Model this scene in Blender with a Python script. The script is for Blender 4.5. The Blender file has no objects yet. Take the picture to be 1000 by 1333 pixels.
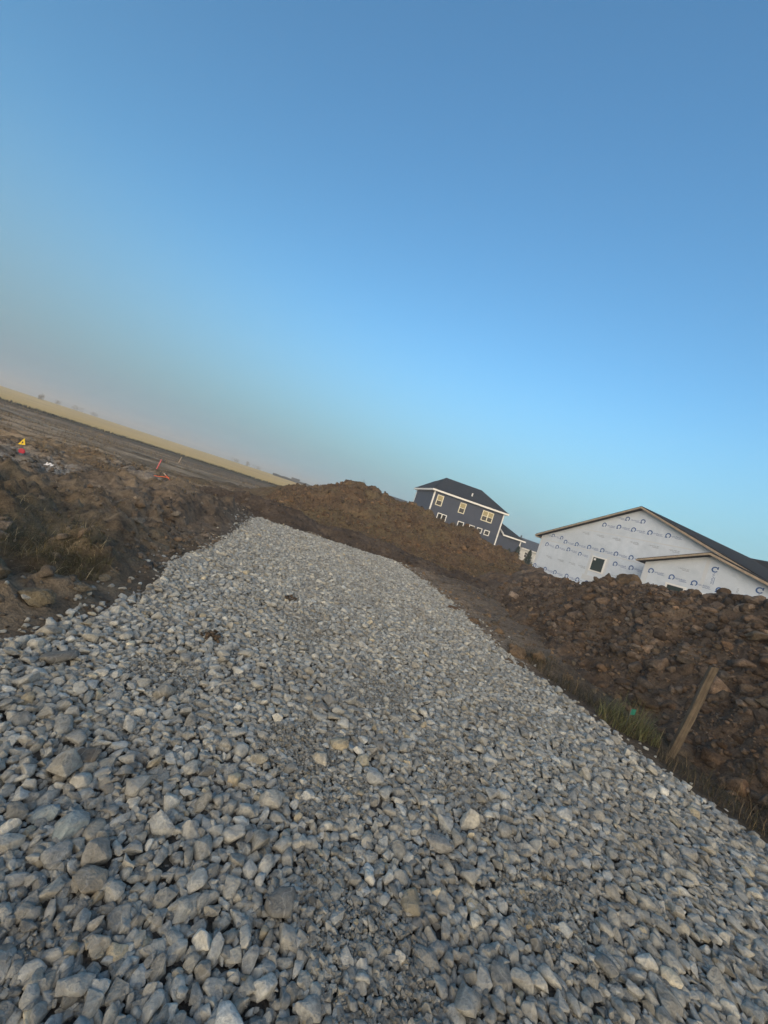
import bpy, bmesh, math, random
import numpy as np
from mathutils import Vector, Matrix, Euler

random.seed(7)
RNG = np.random.default_rng(7)
SC = bpy.context.scene
COL = SC.collection
R = math.radians

# ------------------------------------------------------------------ helpers
def tag(o, label=None, cat=None, group=None, kind=None):
    if label: o['label'] = label
    if cat: o['category'] = cat
    if group: o['group'] = group
    if kind: o['kind'] = kind
    return o

def empty(name, loc, rz=0.0):
    o = bpy.data.objects.new(name, None)
    COL.objects.link(o)
    o.location = loc
    o.rotation_euler = (0, 0, rz)
    o.empty_display_size = 0.2
    return o

def link_mesh(name, me, mat, parent=None):
    o = bpy.data.objects.new(name, me)
    COL.objects.link(o)
    if mat: me.materials.append(mat)
    if parent: o.parent = parent
    return o

def mesh_np(name, V, F, mat, parent=None, smooth=True, tone=None):
    """V (n,3); F (m,k) one face size"""
    me = bpy.data.meshes.new(name)
    V = np.ascontiguousarray(V, dtype=np.float32); F = np.ascontiguousarray(F, dtype=np.int32)
    n, m, k = len(V), len(F), F.shape[1]
    me.vertices.add(n); me.vertices.foreach_set('co', V.ravel())
    me.loops.add(m * k); me.loops.foreach_set('vertex_index', F.ravel())
    me.polygons.add(m)
    me.polygons.foreach_set('loop_start', np.arange(0, m * k, k, dtype=np.int32))
    me.polygons.foreach_set('use_smooth', np.full(m, smooth, dtype=bool))
    if tone is not None:
        at = me.attributes.new('tone', 'FLOAT_COLOR', 'POINT')
        c = np.ones((n, 4), np.float32); c[:, :3] = tone
        at.data.foreach_set('color', c.ravel())
    me.update(calc_edges=True); me.validate()
    return link_mesh(name, me, mat, parent)

class MB:
    """collects boxes, prisms and polygons into ONE mesh"""
    def __init__(s): s.v = []; s.f = []
    def poly(s, pts):
        i = len(s.v); s.v += [tuple(p) for p in pts]; s.f.append(tuple(range(i, i + len(pts))))
    def box(s, x0, x1, y0, y1, z0, z1):
        i = len(s.v)
        s.v += [(x0,y0,z0),(x1,y0,z0),(x1,y1,z0),(x0,y1,z0),(x0,y0,z1),(x1,y0,z1),(x1,y1,z1),(x0,y1,z1)]
        s.f += [tuple(i + k for k in q) for q in ((0,3,2,1),(4,5,6,7),(0,1,5,4),(1,2,6,5),(2,3,7,6),(3,0,4,7))]
    def bar(s, a, b, w, h, up=(0,0,1)):
        a = Vector(a); b = Vector(b); d = (b - a).normalized(); u = Vector(up)
        if abs(d.dot(u)) > 0.98: u = Vector((1, 0, 0))
        sd = d.cross(u).normalized(); up2 = sd.cross(d).normalized()
        i = len(s.v)
        for p in (a, b):
            for sx, sy in ((-1,-1),(1,-1),(1,1),(-1,1)):
                s.v.append(tuple(p + sd * (sx * w / 2) + up2 * (sy * h / 2)))
        s.f += [tuple(i + k for k in q) for q in ((0,1,2,3),(7,6,5,4),(0,4,5,1),(1,5,6,2),(2,6,7,3),(3,7,4,0))]
    def prism(s, pts, off):
        n = len(pts); i = len(s.v); off = Vector(off)
        s.v += [tuple(p) for p in pts] + [tuple(Vector(p) + off) for p in pts]
        s.f.append(tuple(range(i, i + n))); s.f.append(tuple(range(i + 2 * n - 1, i + n - 1, -1)))
        for k in range(n):
            k2 = (k + 1) % n
            s.f.append((i + k2, i + k, i + n + k, i + n + k2))
    def tube(s, pts, rad, n=8, cap=True):
        pts = [Vector(p) for p in pts]; i0 = len(s.v)
        rad = rad if isinstance(rad, (list, tuple)) else [rad] * len(pts)
        for k, p in enumerate(pts):
            d = (pts[min(k + 1, len(pts) - 1)] - pts[max(k - 1, 0)]).normalized()
            a = d.cross(Vector((0.31, 0.93, 0.2))).normalized(); b = d.cross(a)
            for j in range(n):
                t = 2 * math.pi * j / n
                s.v.append(tuple(p + (a * math.cos(t) + b * math.sin(t)) * rad[k]))
        for k in range(len(pts) - 1):
            for j in range(n):
                j2 = (j + 1) % n
                s.f.append((i0 + k*n + j, i0 + k*n + j2, i0 + (k+1)*n + j2, i0 + (k+1)*n + j))
        if cap:
            s.f.append(tuple(i0 + j for j in range(n - 1, -1, -1)))
            s.f.append(tuple(i0 + (len(pts) - 1) * n + j for j in range(n)))
    def build(s, name, mat, parent=None, smooth=False, bevel=0):
        me = bpy.data.meshes.new(name); me.from_pydata(s.v, [], s.f)
        bm = bmesh.new(); bm.from_mesh(me)
        bmesh.ops.recalc_face_normals(bm, faces=bm.faces)
        if bevel:
            bmesh.ops.bevel(bm, geom=bm.edges[:], offset=bevel, segments=2, affect='EDGES', profile=0.6)
        for f in bm.faces: f.smooth = smooth
        bm.to_mesh(me); bm.free()
        return link_mesh(name, me, mat, parent)

# ------------------------------------------------------------------ noise in numpy
def _hash(ix, iy, seed):
    h = (ix.astype(np.int64) * 374761393 + iy.astype(np.int64) * 668265263 + seed * 974634777) & 0xffffffff
    h = ((h ^ (h >> 13)) * 1274126177) & 0xffffffff
    h = h ^ (h >> 16)
    return (h & 0xffffff) / float(0xffffff)

def vnoise(x, y, seed=0):
    x = np.asarray(x, float); y = np.asarray(y, float)
    ix = np.floor(x); iy = np.floor(y); fx = x - ix; fy = y - iy
    fx = fx * fx * (3 - 2 * fx); fy = fy * fy * (3 - 2 * fy)
    a = _hash(ix, iy, seed); b = _hash(ix + 1, iy, seed); c = _hash(ix, iy + 1, seed); d = _hash(ix + 1, iy + 1, seed)
    return (a + (b - a) * fx) * (1 - fy) + (c + (d - c) * fx) * fy - 0.5

def fbm(x, y, scale, octv=4, seed=0, gain=0.5):
    s = 0; a = 1.0; f = 1.0 / scale
    for k in range(octv):
        s = s + a * vnoise(x * f + 13.7 * k, y * f - 7.1 * k, seed + k)
        a *= gain; f *= 2.03
    return s

def ss(a, b, x):
    t = np.clip((x - a) / (b - a), 0, 1); return t * t * (3 - 2 * t)

# ------------------------------------------------------------------ terrain
BERM = [(6.9,-3,1.6,2.6),(6.7,2,1.75,2.5),(6.6,5,2.0,2.5),(6.5,6.3,2.06,2.5),(6.5,7.9,2.04,2.45),(6.5,9.0,1.82,2.5),(6.5,9.7,1.84,2.4),
        (6.6,10.7,1.5,2.4),(6.6,11.5,1.22,2.4),(6.8,13,1.2,2.5),(7.6,16,1.14,2.8),(8.5,20,1.1,3.2)]
PILE = [(-7.5,25,0.1,4.5),(-4.8,24.3,0.40,5.0),(-3.1,24,1.05,5.6),(-2.2,24,2.2,6.3),(-1.6,24,2.72,6.6),(-0.9,24,2.6,7),(0.3,24,2.42,7),(1.3,24,2.5,7),(3.3,23.3,2.12,6.6),(5.1,23,2.06,6.2),
        (6.8,22.5,1.62,5.5),(8.5,21.5,0.9,4.5),(12,21,0.8,4)]
WIND = [(-8,15.4,0.1,0.9),(-6.3,14.6,0.32,1.1),(-5.2,14.2,0.55,1.2),(-3.6,14.0,0.6,1.25),(-2.2,14.3,0.42,1.1),(-1,14.5,0.42,1.1),(1,14.5,0.36,1.0),(2.4,14.2,0.34,1.0),(4.2,14.0,0.2,0.9),(5.2,13.5,0.05,0.7)]

def ridge(x, y, pts, power=1.0):
    best = np.full(np.shape(x), -9.0)
    for (x0,y0,h0,w0),(x1,y1,h1,w1) in zip(pts[:-1], pts[1:]):
        dx, dy = x1 - x0, y1 - y0
        t = np.clip(((x - x0) * dx + (y - y0) * dy) / (dx*dx + dy*dy), 0, 1)
        d = np.hypot(x - (x0 + t*dx), y - (y0 + t*dy))
        h = h0 + (h1 - h0) * t; w = w0 + (w1 - w0) * t
        q = d / w
        prof = 1 - np.sqrt(q*q + 0.012) * 1.02 + 0.09
        best = np.maximum(best, h * np.minimum(prof, 1.0) * np.where(prof > 0, 1, 1.4))
    return best

ROAD_L = [(-2.6,-1.5),(-2.3,0.5),(-2.0,1.6),(-1.95,2.3),(-1.9,2.83),(-1.92,3.6),(-1.95,4.1),(-2.35,4.9),(-2.5,6.2),(-2.85,8.0),(-3.3,10.0),(-3.75,12.0),(-3.8,12.7)]
ROAD_R = [(4.3,-1.5),(4.0,1.0),(3.75,2.0),(3.44,2.81),(3.15,3.29),(2.9,4.41),(2.55,5.3),(2.33,6.2),(2.12,7.8),(1.75,9.8),(1.2,12.0),(0.9,12.9)]
_l = np.array(ROAD_L); _r = np.array(ROAD_R)
def road_x(y):
    return np.interp(y, _l[:,1], _l[:,0]), np.interp(y, _r[:,1], _r[:,0])
def road_in(x, y):
    """signed metres inside the road edge (positive inside)"""
    xl, xr = road_x(y)
    j = 0.24 * fbm(x, y, 0.8, 4, 91)
    yend = 13.0 + 0.1 * np.sin(x * 1.3) - 0.12 * np.maximum(x, -9) * 0
    return np.minimum(np.minimum(x - xl, xr - x), yend - y) + j

BUMPS = [(-5.6,8.6,0.24,1.5),(-4.7,11.2,0.42,1.3),(-4.0,9.2,0.28,1.0),(-5.2,6.6,0.12,1.3),(-8.6,6.6,0.18,1.4),(-9.5,12.5,0.38,2.0),(-7.2,12.2,0.36,1.3),
         (-3.2,2.4,0.14,0.9),(-4.4,3.6,0.08,1.3),(-6.2,4.6,0.12,1.4),(-5.9,11.0,0.25,0.8),(-4.0,12.9,0.22,0.9),(-6.0,8.0,-0.20,0.6),(-5.3,10.0,-0.25,0.55),(-11.5,15.5,0.25,2)]
def far_rise(x, y):
    z = 0.62 * ss(30, 46, y) * ss(-6, 6, x)
    z = z + 2.15 * ss(72, 210, np.hypot(x * 0.55, y)) * (1 - 0.3 * ss(0, 40, x))
    return z
def ground_h(x, y):
    x = np.asarray(x, float); y = np.asarray(y, float)
    near = 1 - ss(26, 45, np.hypot(x, y))
    inside = road_in(x, y)
    off = ss(0.0, 0.9, -inside)
    z = far_rise(x, y)
    z = z + near * off * (0.20 * fbm(x, y, 1.6, 5, 5, 0.55) + 0.05 * fbm(x, y, 0.22, 3, 31, 0.6))
    z = z + near * off * 0.16 * np.maximum(fbm(x, y, 0.26, 4, 47, 0.65), -0.1) * (1 - ss(-1.5, 1.5, x)) * (1 - ss(14, 18, y))
    rough = near * off * (1 - ss(-2.0, 0.5, x)) * (1 - ss(12, 17, y))
    z = z + rough * ((0.40 - 0.26 * ss(7.5, 10.5, y) * ss(-3.5, -6, x)) * np.maximum(fbm(x, y, 0.7, 5, 44, 0.66), -0.2) + 0.03)
    for bx, by, bh, br in BUMPS:
        d2 = ((x - bx)**2 + (y - by)**2) / (br * br)
        z = z + off * bh * np.exp(-d2 * 1.3)
    # wheel ruts where machines crossed behind the stone
    z = z - 0.24 * near * np.exp(-((y - 15.7 - 0.06*x) / 0.25)**2) * ss(-3, 0, x) - 0.10 * near * np.exp(-((y - 17.6 - 0.05*x) / 0.3)**2) * ss(-5, -2, x)
    z = z - 0.03 * ss(-0.15, 0.2, inside)
    return z
def soil_detail(x, y, seed, a1, a2):
    n = fbm(x, y, 0.9, 5, seed, 0.55)
    r = 0.5 - np.abs(fbm(x + 5, y, 0.35, 3, seed + 40, 0.55))
    return a1 * n + a2 * (r - 0.35)
def berm_h(x, y):
    return ridge(x, y, BERM) + soil_detail(x, y, 201, 0.36, 0.16) + 0.10 * fbm(x, y, 0.16, 2, 222)
def pile_h(x, y):
    b = ridge(x, y, PILE)
    return b + (soil_detail(x, y, 301, 0.50, 0.26) + 0.18 * fbm(x, y, 0.28, 3, 333)) * (0.4 + 0.6 * ss(0.2, 1.2, b)) + 0.06 * np.sin(y * 3.1 + fbm(x, y, 3, 2, 9) * 4) * (1 - ss(0.4, 1.4, b))
def wind_h(x, y):
    return ridge(x, y, WIND) + soil_detail(x, y, 401, 0.22, 0.10)

# ------------------------------------------------------------------ materials
def new_mat(name, rough=0.9, spec=0.2):
    m = bpy.data.materials.new(name); m.use_nodes = True
    nt = m.node_tree; b = nt.nodes['Principled BSDF']
    b.inputs['Roughness'].default_value = rough
    b.inputs['Specular IOR Level'].default_value = spec
    return m, nt, b
def N(nt, t, **kw):
    n = nt.nodes.new(t)
    for k, v in kw.items(): setattr(n, k, v)
    return n
def noise_node(nt, vec, scale, detail=6, rough=0.6):
    n = N(nt, 'ShaderNodeTexNoise'); n.inputs['Scale'].default_value = scale
    n.inputs['Detail'].default_value = detail; n.inputs['Roughness'].default_value = rough
    nt.links.new(vec, n.inputs['Vector']); return n
def ramp(nt, fac, stops):
    r = N(nt, 'ShaderNodeValToRGB'); e = r.color_ramp.elements
    while len(e) < len(stops): e.new(0.5)
    for k, (p, c) in enumerate(stops):
        e[k].position = p; e[k].color = (*c, 1) if len(c) == 3 else c
    nt.links.new(fac, r.inputs['Fac']); return r
def mixc(nt, a, b, fac, mode='MIX'):
    m = N(nt, 'ShaderNodeMix', data_type='RGBA', blend_type=mode)
    for s, v in ((m.inputs[6], a), (m.inputs[7], b), (m.inputs[0], fac)):
        if hasattr(v, 'is_output'): nt.links.new(v, s)
        elif isinstance(v, tuple): s.default_value = (*v, 1)
        else: s.default_value = v
    return m.outputs[2]
def bump(nt, b, h, strength, dist):
    n = N(nt, 'ShaderNodeBump'); n.inputs['Strength'].default_value = strength; n.inputs['Distance'].default_value = dist
    nt.links.new(h, n.inputs['Height']); nt.links.new(n.outputs[0], b.inputs['Normal']); return n

def soil_mat(name, dark, mid, light, tint=None, tint_amt=0.5, use_tone=False, s=1.0, rough=0.95):
    m, nt, b = new_mat(name, rough, 0.12)
    pos = N(nt, 'ShaderNodeNewGeometry').outputs['Position']
    n1 = noise_node(nt, pos, 1.1 * s, 8, 0.68); n2 = noise_node(nt, pos, 9 * s, 8, 0.7); n3 = noise_node(nt, pos, 55 * s, 4, 0.6)
    c = ramp(nt, n1.outputs['Fac'], [(0.30, dark), (0.5, mid), (0.70, light)]).outputs[0]
    c2 = ramp(nt, n2.outputs['Fac'], [(0.28, (0.45,0.43,0.42)), (0.5, (1,1,1)), (0.72, (1.5,1.48,1.42))]).outputs[0]
    c = mixc(nt, c, c2, 1.0, 'MULTIPLY')
    c3 = ramp(nt, n3.outputs['Fac'], [(0.3, (0.72,0.72,0.72)), (0.7, (1.28,1.27,1.25))]).outputs[0]
    c = mixc(nt, c, c3, 1.0, 'MULTIPLY')
    if tint:
        n4 = noise_node(nt, pos, 0.55, 5, 0.6)
        f = ramp(nt, n4.outputs['Fac'], [(0.42, (0,0,0)), (0.62, (tint_amt,)*3)]).outputs[0]
        t = mixc(nt, tint, c2, 1.0, 'MULTIPLY')
        c = mixc(nt, c, t, f)
    if use_tone:
        at = N(nt, 'ShaderNodeAttribute'); at.attribute_name = 'tone'
        c = mixc(nt, c, at.outputs['Color'], 1.0, 'MULTIPLY')
    nt.links.new(c, b.inputs['Base Color'])
    ad = N(nt, 'ShaderNodeMath', operation='ADD'); nt.links.new(n2.outputs['Fac'], ad.inputs[0])
    ml = N(nt, 'ShaderNodeMath', operation='MULTIPLY'); nt.links.new(n3.outputs['Fac'], ml.inputs[0]); ml.inputs[1].default_value = 0.35
    nt.links.new(ml.outputs[0], ad.inputs[1])
    bump(nt, b, ad.outputs[0], 0.9, 0.05)
    return m

M = {}
M['ground'] = soil_mat('ground soil', (0.55,0.55,0.56), (0.95,0.95,0.95), (1.3,1.28,1.25), use_tone=True)
M['berm'] = soil_mat('berm soil', (0.062,0.045,0.033), (0.108,0.080,0.058), (0.17,0.132,0.098))
M['pile'] = soil_mat('pile soil', (0.070,0.046,0.029), (0.120,0.081,0.050), (0.18,0.127,0.082), tint=(0.115,0.093,0.052), tint_amt=0.75)
M['wind'] = soil_mat('windrow soil', (0.048,0.036,0.027), (0.080,0.061,0.046), (0.13,0.102,0.078))
M['clod'] = soil_mat('clods', (0.62,0.6,0.58), (1,1,1), (1.3,1.28,1.24), use_tone=True, s=1.6)

def stone_mat(name, sc=1.0):
    m, nt, b = new_mat(name, 0.82, 0.28)
    at = N(nt, 'ShaderNodeAttribute'); at.attribute_name = 'tone'
    pos = N(nt, 'ShaderNodeNewGeometry').outputs['Position']
    n1 = noise_node(nt, pos, 16 * sc, 8, 0.7); n2 = noise_node(nt, pos, 75 * sc, 6, 0.7); n3 = noise_node(nt, pos, 2.2, 4, 0.5)
    c1 = ramp(nt, n1.outputs['Fac'], [(0.30, (0.58,0.57,0.56)), (0.5, (1,1,1)), (0.68, (1.32,1.31,1.28))]).outputs[0]
    c2 = ramp(nt, n2.outputs['Fac'], [(0.32, (0.74,0.74,0.74)), (0.66, (1.22,1.21,1.20))]).outputs[0]
    c = mixc(nt, at.outputs['Color'], c1, 1.0, 'MULTIPLY'); c = mixc(nt, c, c2, 1.0, 'MULTIPLY')
    # thin pale calcite veins
    w = N(nt, 'ShaderNodeTexWave', wave_type='BANDS'); w.inputs['Scale'].default_value = 5.0; w.inputs['Distortion'].default_value = 14; w.inputs['Detail'].default_value = 3
    w.inputs['Detail Scale'].default_value = 1.6
    nt.links.new(pos, w.inputs['Vector'])
    v = ramp(nt, w.outputs['Fac'], [(0.965, (0,0,0)), (1.0, (0.4,0.4,0.4))]).outputs[0]
    c = mixc(nt, c, (0.42,0.42,0.40), v)
    # brown dust tracked in from the soil
    d = ramp(nt, n3.outputs['Fac'], [(0.52, (0,0,0)), (0.70, (0.40,0.40,0.40))]).outputs[0]
    c = mixc(nt, c, (0.165,0.15,0.128), d)
    nt.links.new(c, b.inputs['Base Color'])
    ad = N(nt, 'ShaderNodeMath', operation='ADD'); nt.links.new(n1.outputs['Fac'], ad.inputs[0])
    ml = N(nt, 'ShaderNodeMath', operation='MULTIPLY'); nt.links.new(n2.outputs['Fac'], ml.inputs[0]); ml.inputs[1].default_value = 0.45
    nt.links.new(ml.outputs[0], ad.inputs[1])
    bump(nt, b, ad.outputs[0], 0.95, 0.022)
    return m
M['stone'] = stone_mat('limestone')
M['roadbed'] = soil_mat('stone dust', (0.085,0.080,0.072), (0.12,0.114,0.103), (0.155,0.147,0.133), s=3)

def plain(name, col, rough=0.7, spec=0.3, var=0.12, scale=8, bumpd=0.0):
    m, nt, b = new_mat(name, rough, spec)
    pos = N(nt, 'ShaderNodeNewGeometry').outputs['Position']
    n = noise_node(nt, pos, scale, 5, 0.6)
    c = ramp(nt, n.outputs['Fac'], [(0.3, tuple(x * (1 - var) for x in col)), (0.7, tuple(min(1, x * (1 + var)) for x in col))]).outputs[0]
    nt.links.new(c, b.inputs['Base Color'])
    if bumpd: bump(nt, b, n.outputs['Fac'], 0.6, bumpd)
    return m
M['trim'] = plain('white trim', (0.78,0.78,0.76), 0.5, 0.4, 0.04)
M['window_cream'] = plain('cream window frame', (0.74,0.70,0.54), 0.5, 0.4, 0.04)
M['cream'] = plain('cream blind', (0.36,0.31,0.17), 0.7, 0.2, 0.05)
M['fascia'] = plain('raw lumber', (0.36,0.29,0.21), 0.8, 0.2, 0.25, 5)
M['blue_ink'] = plain('blue ink', (0.038,0.11,0.31), 0.6, 0.2, 0.1)
M['grey_ink'] = plain('grey ink', (0.22,0.26,0.31), 0.6, 0.2, 0.1)
M['tape'] = plain('seam tape', (0.60,0.64,0.68), 0.5, 0.3, 0.03)
M['black'] = plain('black fabric', (0.016,0.017,0.019), 0.8, 0.2, 0.3, 2)
M['steel'] = plain('galvanised wire', (0.10,0.10,0.10), 0.4, 0.5, 0.1)
M['yellow'] = plain('yellow plastic', (0.85,0.60,0.03), 0.5, 0.4, 0.06)
M['red'] = plain('red plastic', (0.42,0.02,0.045), 0.5, 0.4, 0.1)
M['teal'] = plain('teal plastic', (0.02,0.17,0.12), 0.5, 0.4, 0.1)
M['paper'] = plain('white paper', (0.80,0.78,0.76), 0.8, 0.2, 0.05)
M['pink'] = plain('pink paint', (0.85,0.20,0.20), 0.7, 0.2, 0.10, 30)
M['orange'] = plain('orange paint', (0.80,0.17,0.07), 0.7, 0.2, 0.12, 30)
M['stake_wood'] = plain('pale stake wood', (0.55,0.43,0.33), 0.8, 0.2, 0.15, 25)
M['leaf_dark'] = plain('evergreen', (0.018,0.034,0.014), 0.8, 0.2, 0.5, 3)
M['shrub'] = plain('dry shrub', (0.22,0.18,0.12), 0.9, 0.1, 0.4, 0.6)
M['bark'] = plain('bark', (0.06,0.045,0.03), 0.9, 0.1, 0.3)
M['dark_metal'] = plain('dark metal', (0.025,0.03,0.033), 0.6, 0.4, 0.2)
M['rubber'] = plain('rubber', (0.012,0.012,0.012), 0.8, 0.3, 0.2)

def siding_mat(name, col, period=0.19):
    m, nt, b = new_mat(name, 0.65, 0.3)
    tc = N(nt, 'ShaderNodeTexCoord'); sp = N(nt, 'ShaderNodeSeparateXYZ'); nt.links.new(tc.outputs['Object'], sp.inputs[0])
    md = N(nt, 'ShaderNodeMath', operation='DIVIDE'); nt.links.new(sp.outputs['Z'], md.inputs[0]); md.inputs[1].default_value = period
    fr = N(nt, 'ShaderNodeMath', operation='FRACT'); nt.links.new(md.outputs[0], fr.inputs[0])
    n = noise_node(nt, tc.outputs['Object'], 1.3, 4, 0.5)
    c = ramp(nt, n.outputs['Fac'], [(0.3, tuple(x*0.88 for x in col)), (0.7, tuple(x*1.1 for x in col))]).outputs[0]
    nt.links.new(c, b.inputs['Base Color'])
    iv = N(nt, 'ShaderNodeMath', operation='SUBTRACT'); iv.inputs[0].default_value = 1; nt.links.new(fr.outputs[0], iv.inputs[1])
    bump(nt, b, iv.outputs[0], 0.8, 0.025)
    return m
M['siding'] = siding_mat('slate lap siding', (0.046,0.057,0.088))
M['siding_white'] = siding_mat('white lap siding', (0.55,0.56,0.56))
def shingle_mat(name, col):
    m, nt, b = new_mat(name, 0.92, 0.15)
    tc = N(nt, 'ShaderNodeTexCoord')
    br = N(nt, 'ShaderNodeTexBrick'); br.inputs['Scale'].default_value = 1.0
    br.inputs['Brick Width'].default_value = 0.33; br.inputs['Row Height'].default_value = 0.14; br.inputs['Mortar Size'].default_value = 0.012
    br.inputs['Color1'].default_value = (*[x*0.75 for x in col], 1); br.inputs['Color2'].default_value = (*[x*1.3 for x in col], 1); br.inputs['Mortar'].default_value = (*[x*0.4 for x in col], 1)
    nt.links.new(tc.outputs['Object'], br.inputs['Vector'])
    n = noise_node(nt, tc.outputs['Object'], 3, 6, 0.6)
    c2 = ramp(nt, n.outputs['Fac'], [(0.3, (0.7,0.7,0.7)), (0.7, (1.3,1.3,1.3))]).outputs[0]
    c = mixc(nt, br.outputs['Color'], c2, 1.0, 'MULTIPLY')
    nt.links.new(c, b.inputs['Base Color']); bump(nt, b, n.outputs['Fac'], 0.5, 0.02)
    return m
M['shingle'] = shingle_mat('charcoal shingles', (0.022,0.027,0.035))
M['shingle_black'] = shingle_mat('black underlay shingles', (0.020,0.020,0.021))
M['shingle_grey'] = shingle_mat('grey shingles', (0.075,0.085,0.10))
def glass_mat(name, col):
    m, nt, b = new_mat(name, 0.12, 0.5)
    b.inputs['Base Color'].default_value = (*col, 1); return m
M['glass'] = glass_mat('dark window glass', (0.012,0.013,0.012))
M['glass_green'] = glass_mat('greenish window glass', (0.016,0.030,0.024))
def wrap_mat():
    m, nt, b = new_mat('white house wrap', 0.6, 0.25)
    tc = N(nt, 'ShaderNodeTexCoord')
    n = noise_node(nt, tc.outputs['Object'], 2.6, 6, 0.65); n2 = noise_node(nt, tc.outputs['Object'], 0.5, 3, 0.5)
    c = ramp(nt, n.outputs['Fac'], [(0.3, (0.56,0.635,0.72)), (0.7, (0.66,0.725,0.81))]).outputs[0]
    c2 = ramp(nt, n2.outputs['Fac'], [(0.35, (0.93,0.93,0.92)), (0.65, (1.05,1.05,1.05))]).outputs[0]
    c = mixc(nt, c, c2, 1.0, 'MULTIPLY'); nt.links.new(c, b.inputs['Base Color'])
    bump(nt, b, n.outputs['Fac'], 0.7, 0.05); return m
M['wrap'] = wrap_mat()
def wood_mat():
    m, nt, b = new_mat('weathered post wood', 0.85, 0.2)
    tc = N(nt, 'ShaderNodeTexCoord'); mp = N(nt, 'ShaderNodeMapping'); mp.inputs['Scale'].default_value = (30, 30, 2.2)
    nt.links.new(tc.outputs['Object'], mp.inputs['Vector'])
    n = noise_node(nt, mp.outputs[0], 1.6, 8, 0.65); n2 = noise_node(nt, tc.outputs['Object'], 7, 5, 0.6)
    c = ramp(nt, n.outputs['Fac'], [(0.28, (0.055,0.045,0.034)), (0.5, (0.115,0.094,0.07)), (0.72, (0.175,0.145,0.11))]).outputs[0]
    c2 = ramp(nt, n2.outputs['Fac'], [(0.3, (0.6,0.58,0.55)), (0.65, (1.1,1.1,1.08))]).outputs[0]
    c = mixc(nt, c, c2, 1.0, 'MULTIPLY'); nt.links.new(c, b.inputs['Base Color']); bump(nt, b, n.outputs['Fac'], 0.8, 0.006); return m
M['post'] = wood_mat()
def field_mat():
    m, nt, b = new_mat('golden stubble', 0.95, 0.1)
    pos = N(nt, 'ShaderNodeNewGeometry').outputs['Position']
    mp = N(nt, 'ShaderNodeMapping'); mp.inputs['Scale'].default_value = (0.16, 0.9, 1); mp.inputs['Rotation'].default_value = (0, 0, R(-14)); nt.links.new(pos, mp.inputs['Vector'])
    n = noise_node(nt, mp.outputs[0], 0.35, 7, 0.65); n2 = noise_node(nt, pos, 1.5, 6, 0.7)
    c = ramp(nt, n.outputs['Fac'], [(0.3, (0.48,0.31,0.105)), (0.5, (0.65,0.44,0.16)), (0.7, (0.74,0.53,0.22))]).outputs[0]
    c2 = ramp(nt, n2.outputs['Fac'], [(0.3, (0.75,0.74,0.7)), (0.7, (1.2,1.2,1.18))]).outputs[0]
    c = mixc(nt, c, c2, 1.0, 'MULTIPLY'); nt.links.new(c, b.inputs['Base Color']); bump(nt, b, n2.outputs['Fac'], 0.8, 0.2); return m
M['field'] = field_mat()
M['verge'] = soil_mat('verge', (0.062,0.050,0.026), (0.125,0.096,0.050), (0.20,0.150,0.08), s=0.3)
M['track'] = soil_mat('pale track', (0.125,0.10,0.070), (0.22,0.185,0.135), (0.33,0.285,0.215), s=0.25)
M['lawn'] = soil_mat('lawn', (0.030,0.055,0.018), (0.045,0.075,0.025), (0.06,0.095,0.035), s=0.7)
def blade_mat():
    m, nt, b = new_mat('grass blades', 0.7, 0.25)
    at = N(nt, 'ShaderNodeAttribute'); at.attribute_name = 'tone'
    nt.links.new(at.outputs['Color'], b.inputs['Base Color']); return m
M['blade'] = blade_mat()

# ------------------------------------------------------------------ ground sheet
def axis(lo, hi, d, far_lo, far_hi, g=1.12):
    a = list(np.arange(lo, hi + 1e-6, d))
    s, p = d, hi
    while p < far_hi: s *= g; p += s; a.append(p)
    s, p = d, lo; pre = []
    while p > far_lo: s *= g; p -= s; pre.append(p)
    return np.array(pre[::-1] + a)
def grid_faces(nx, ny):
    i = np.arange(nx * ny).reshape(ny, nx)
    return np.stack([i[:-1,:-1], i[:-1,1:], i[1:,1:], i[1:,:-1]], -1).reshape(-1, 4)

gx = axis(-10.5, 5.5, 0.055, -900, 900); gy = axis(1.0, 17.0, 0.06, -300, 1500)
X, Y = np.meshgrid(gx, gy); Z = ground_h(X, Y)
n1 = fbm(X, Y, 1.8, 4, 61); n2 = fbm(X, Y, 4.5, 4, 71); n3 = fbm(X, Y, 0.7, 4, 81)
soil = np.zeros(X.shape + (3,))
soil[:] = (0.100, 0.081, 0.062)
def blend(c, f):
    f = np.clip(f, 0, 1)[..., None]; soil[:] = soil * (1 - f) + np.array(c) * f
blend((0.092,0.076,0.049), ss(0.0, 0.35, n2 + 0.06) * ss(-1.5, -3, X) * 0.7)              # straw coloured growth on the left
blend((0.125,0.105,0.080), ss(0.05, 0.3, n1) * 0.6)                                       # dry pale soil
blend((0.048,0.037,0.028), ss(0.05, 0.35, n3) * 0.55)                                     # damp soil
blend((0.215,0.205,0.185), ss(1.25, 0.55, np.hypot((X + 8.6) / 1.9, (Y - 9.2) / 1.0) + n3 * 1.0) * ss(-0.3, 0.1, n1 + 0.1) * 0.95)   # pale dusty patch
blend((0.205,0.190,0.17), ss(1.1, 0.5, np.hypot((X + 7.6) / 1.6, (Y - 11.6) / 0.35) + n3 * 1.2) * 0.6)
blend((0.16,0.15,0.145), ss(1.1, 0.5, np.hypot((X + 6.2) / 1.5, (Y - 14.2) / 0.45) + n3 * 1.0) * 0.8)
blend((0.165,0.130,0.094), ss(-1.7, -0.3, road_in(X, Y)) * ss(0.0, 1.0, X) * ss(4.8, 6.5, Y) * 0.85)   # tan fines beside the stone
blend((0.050,0.040,0.028), ss(2.6, 3.6, X) * ss(7.5, 5, Y) * 0.7)
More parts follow.
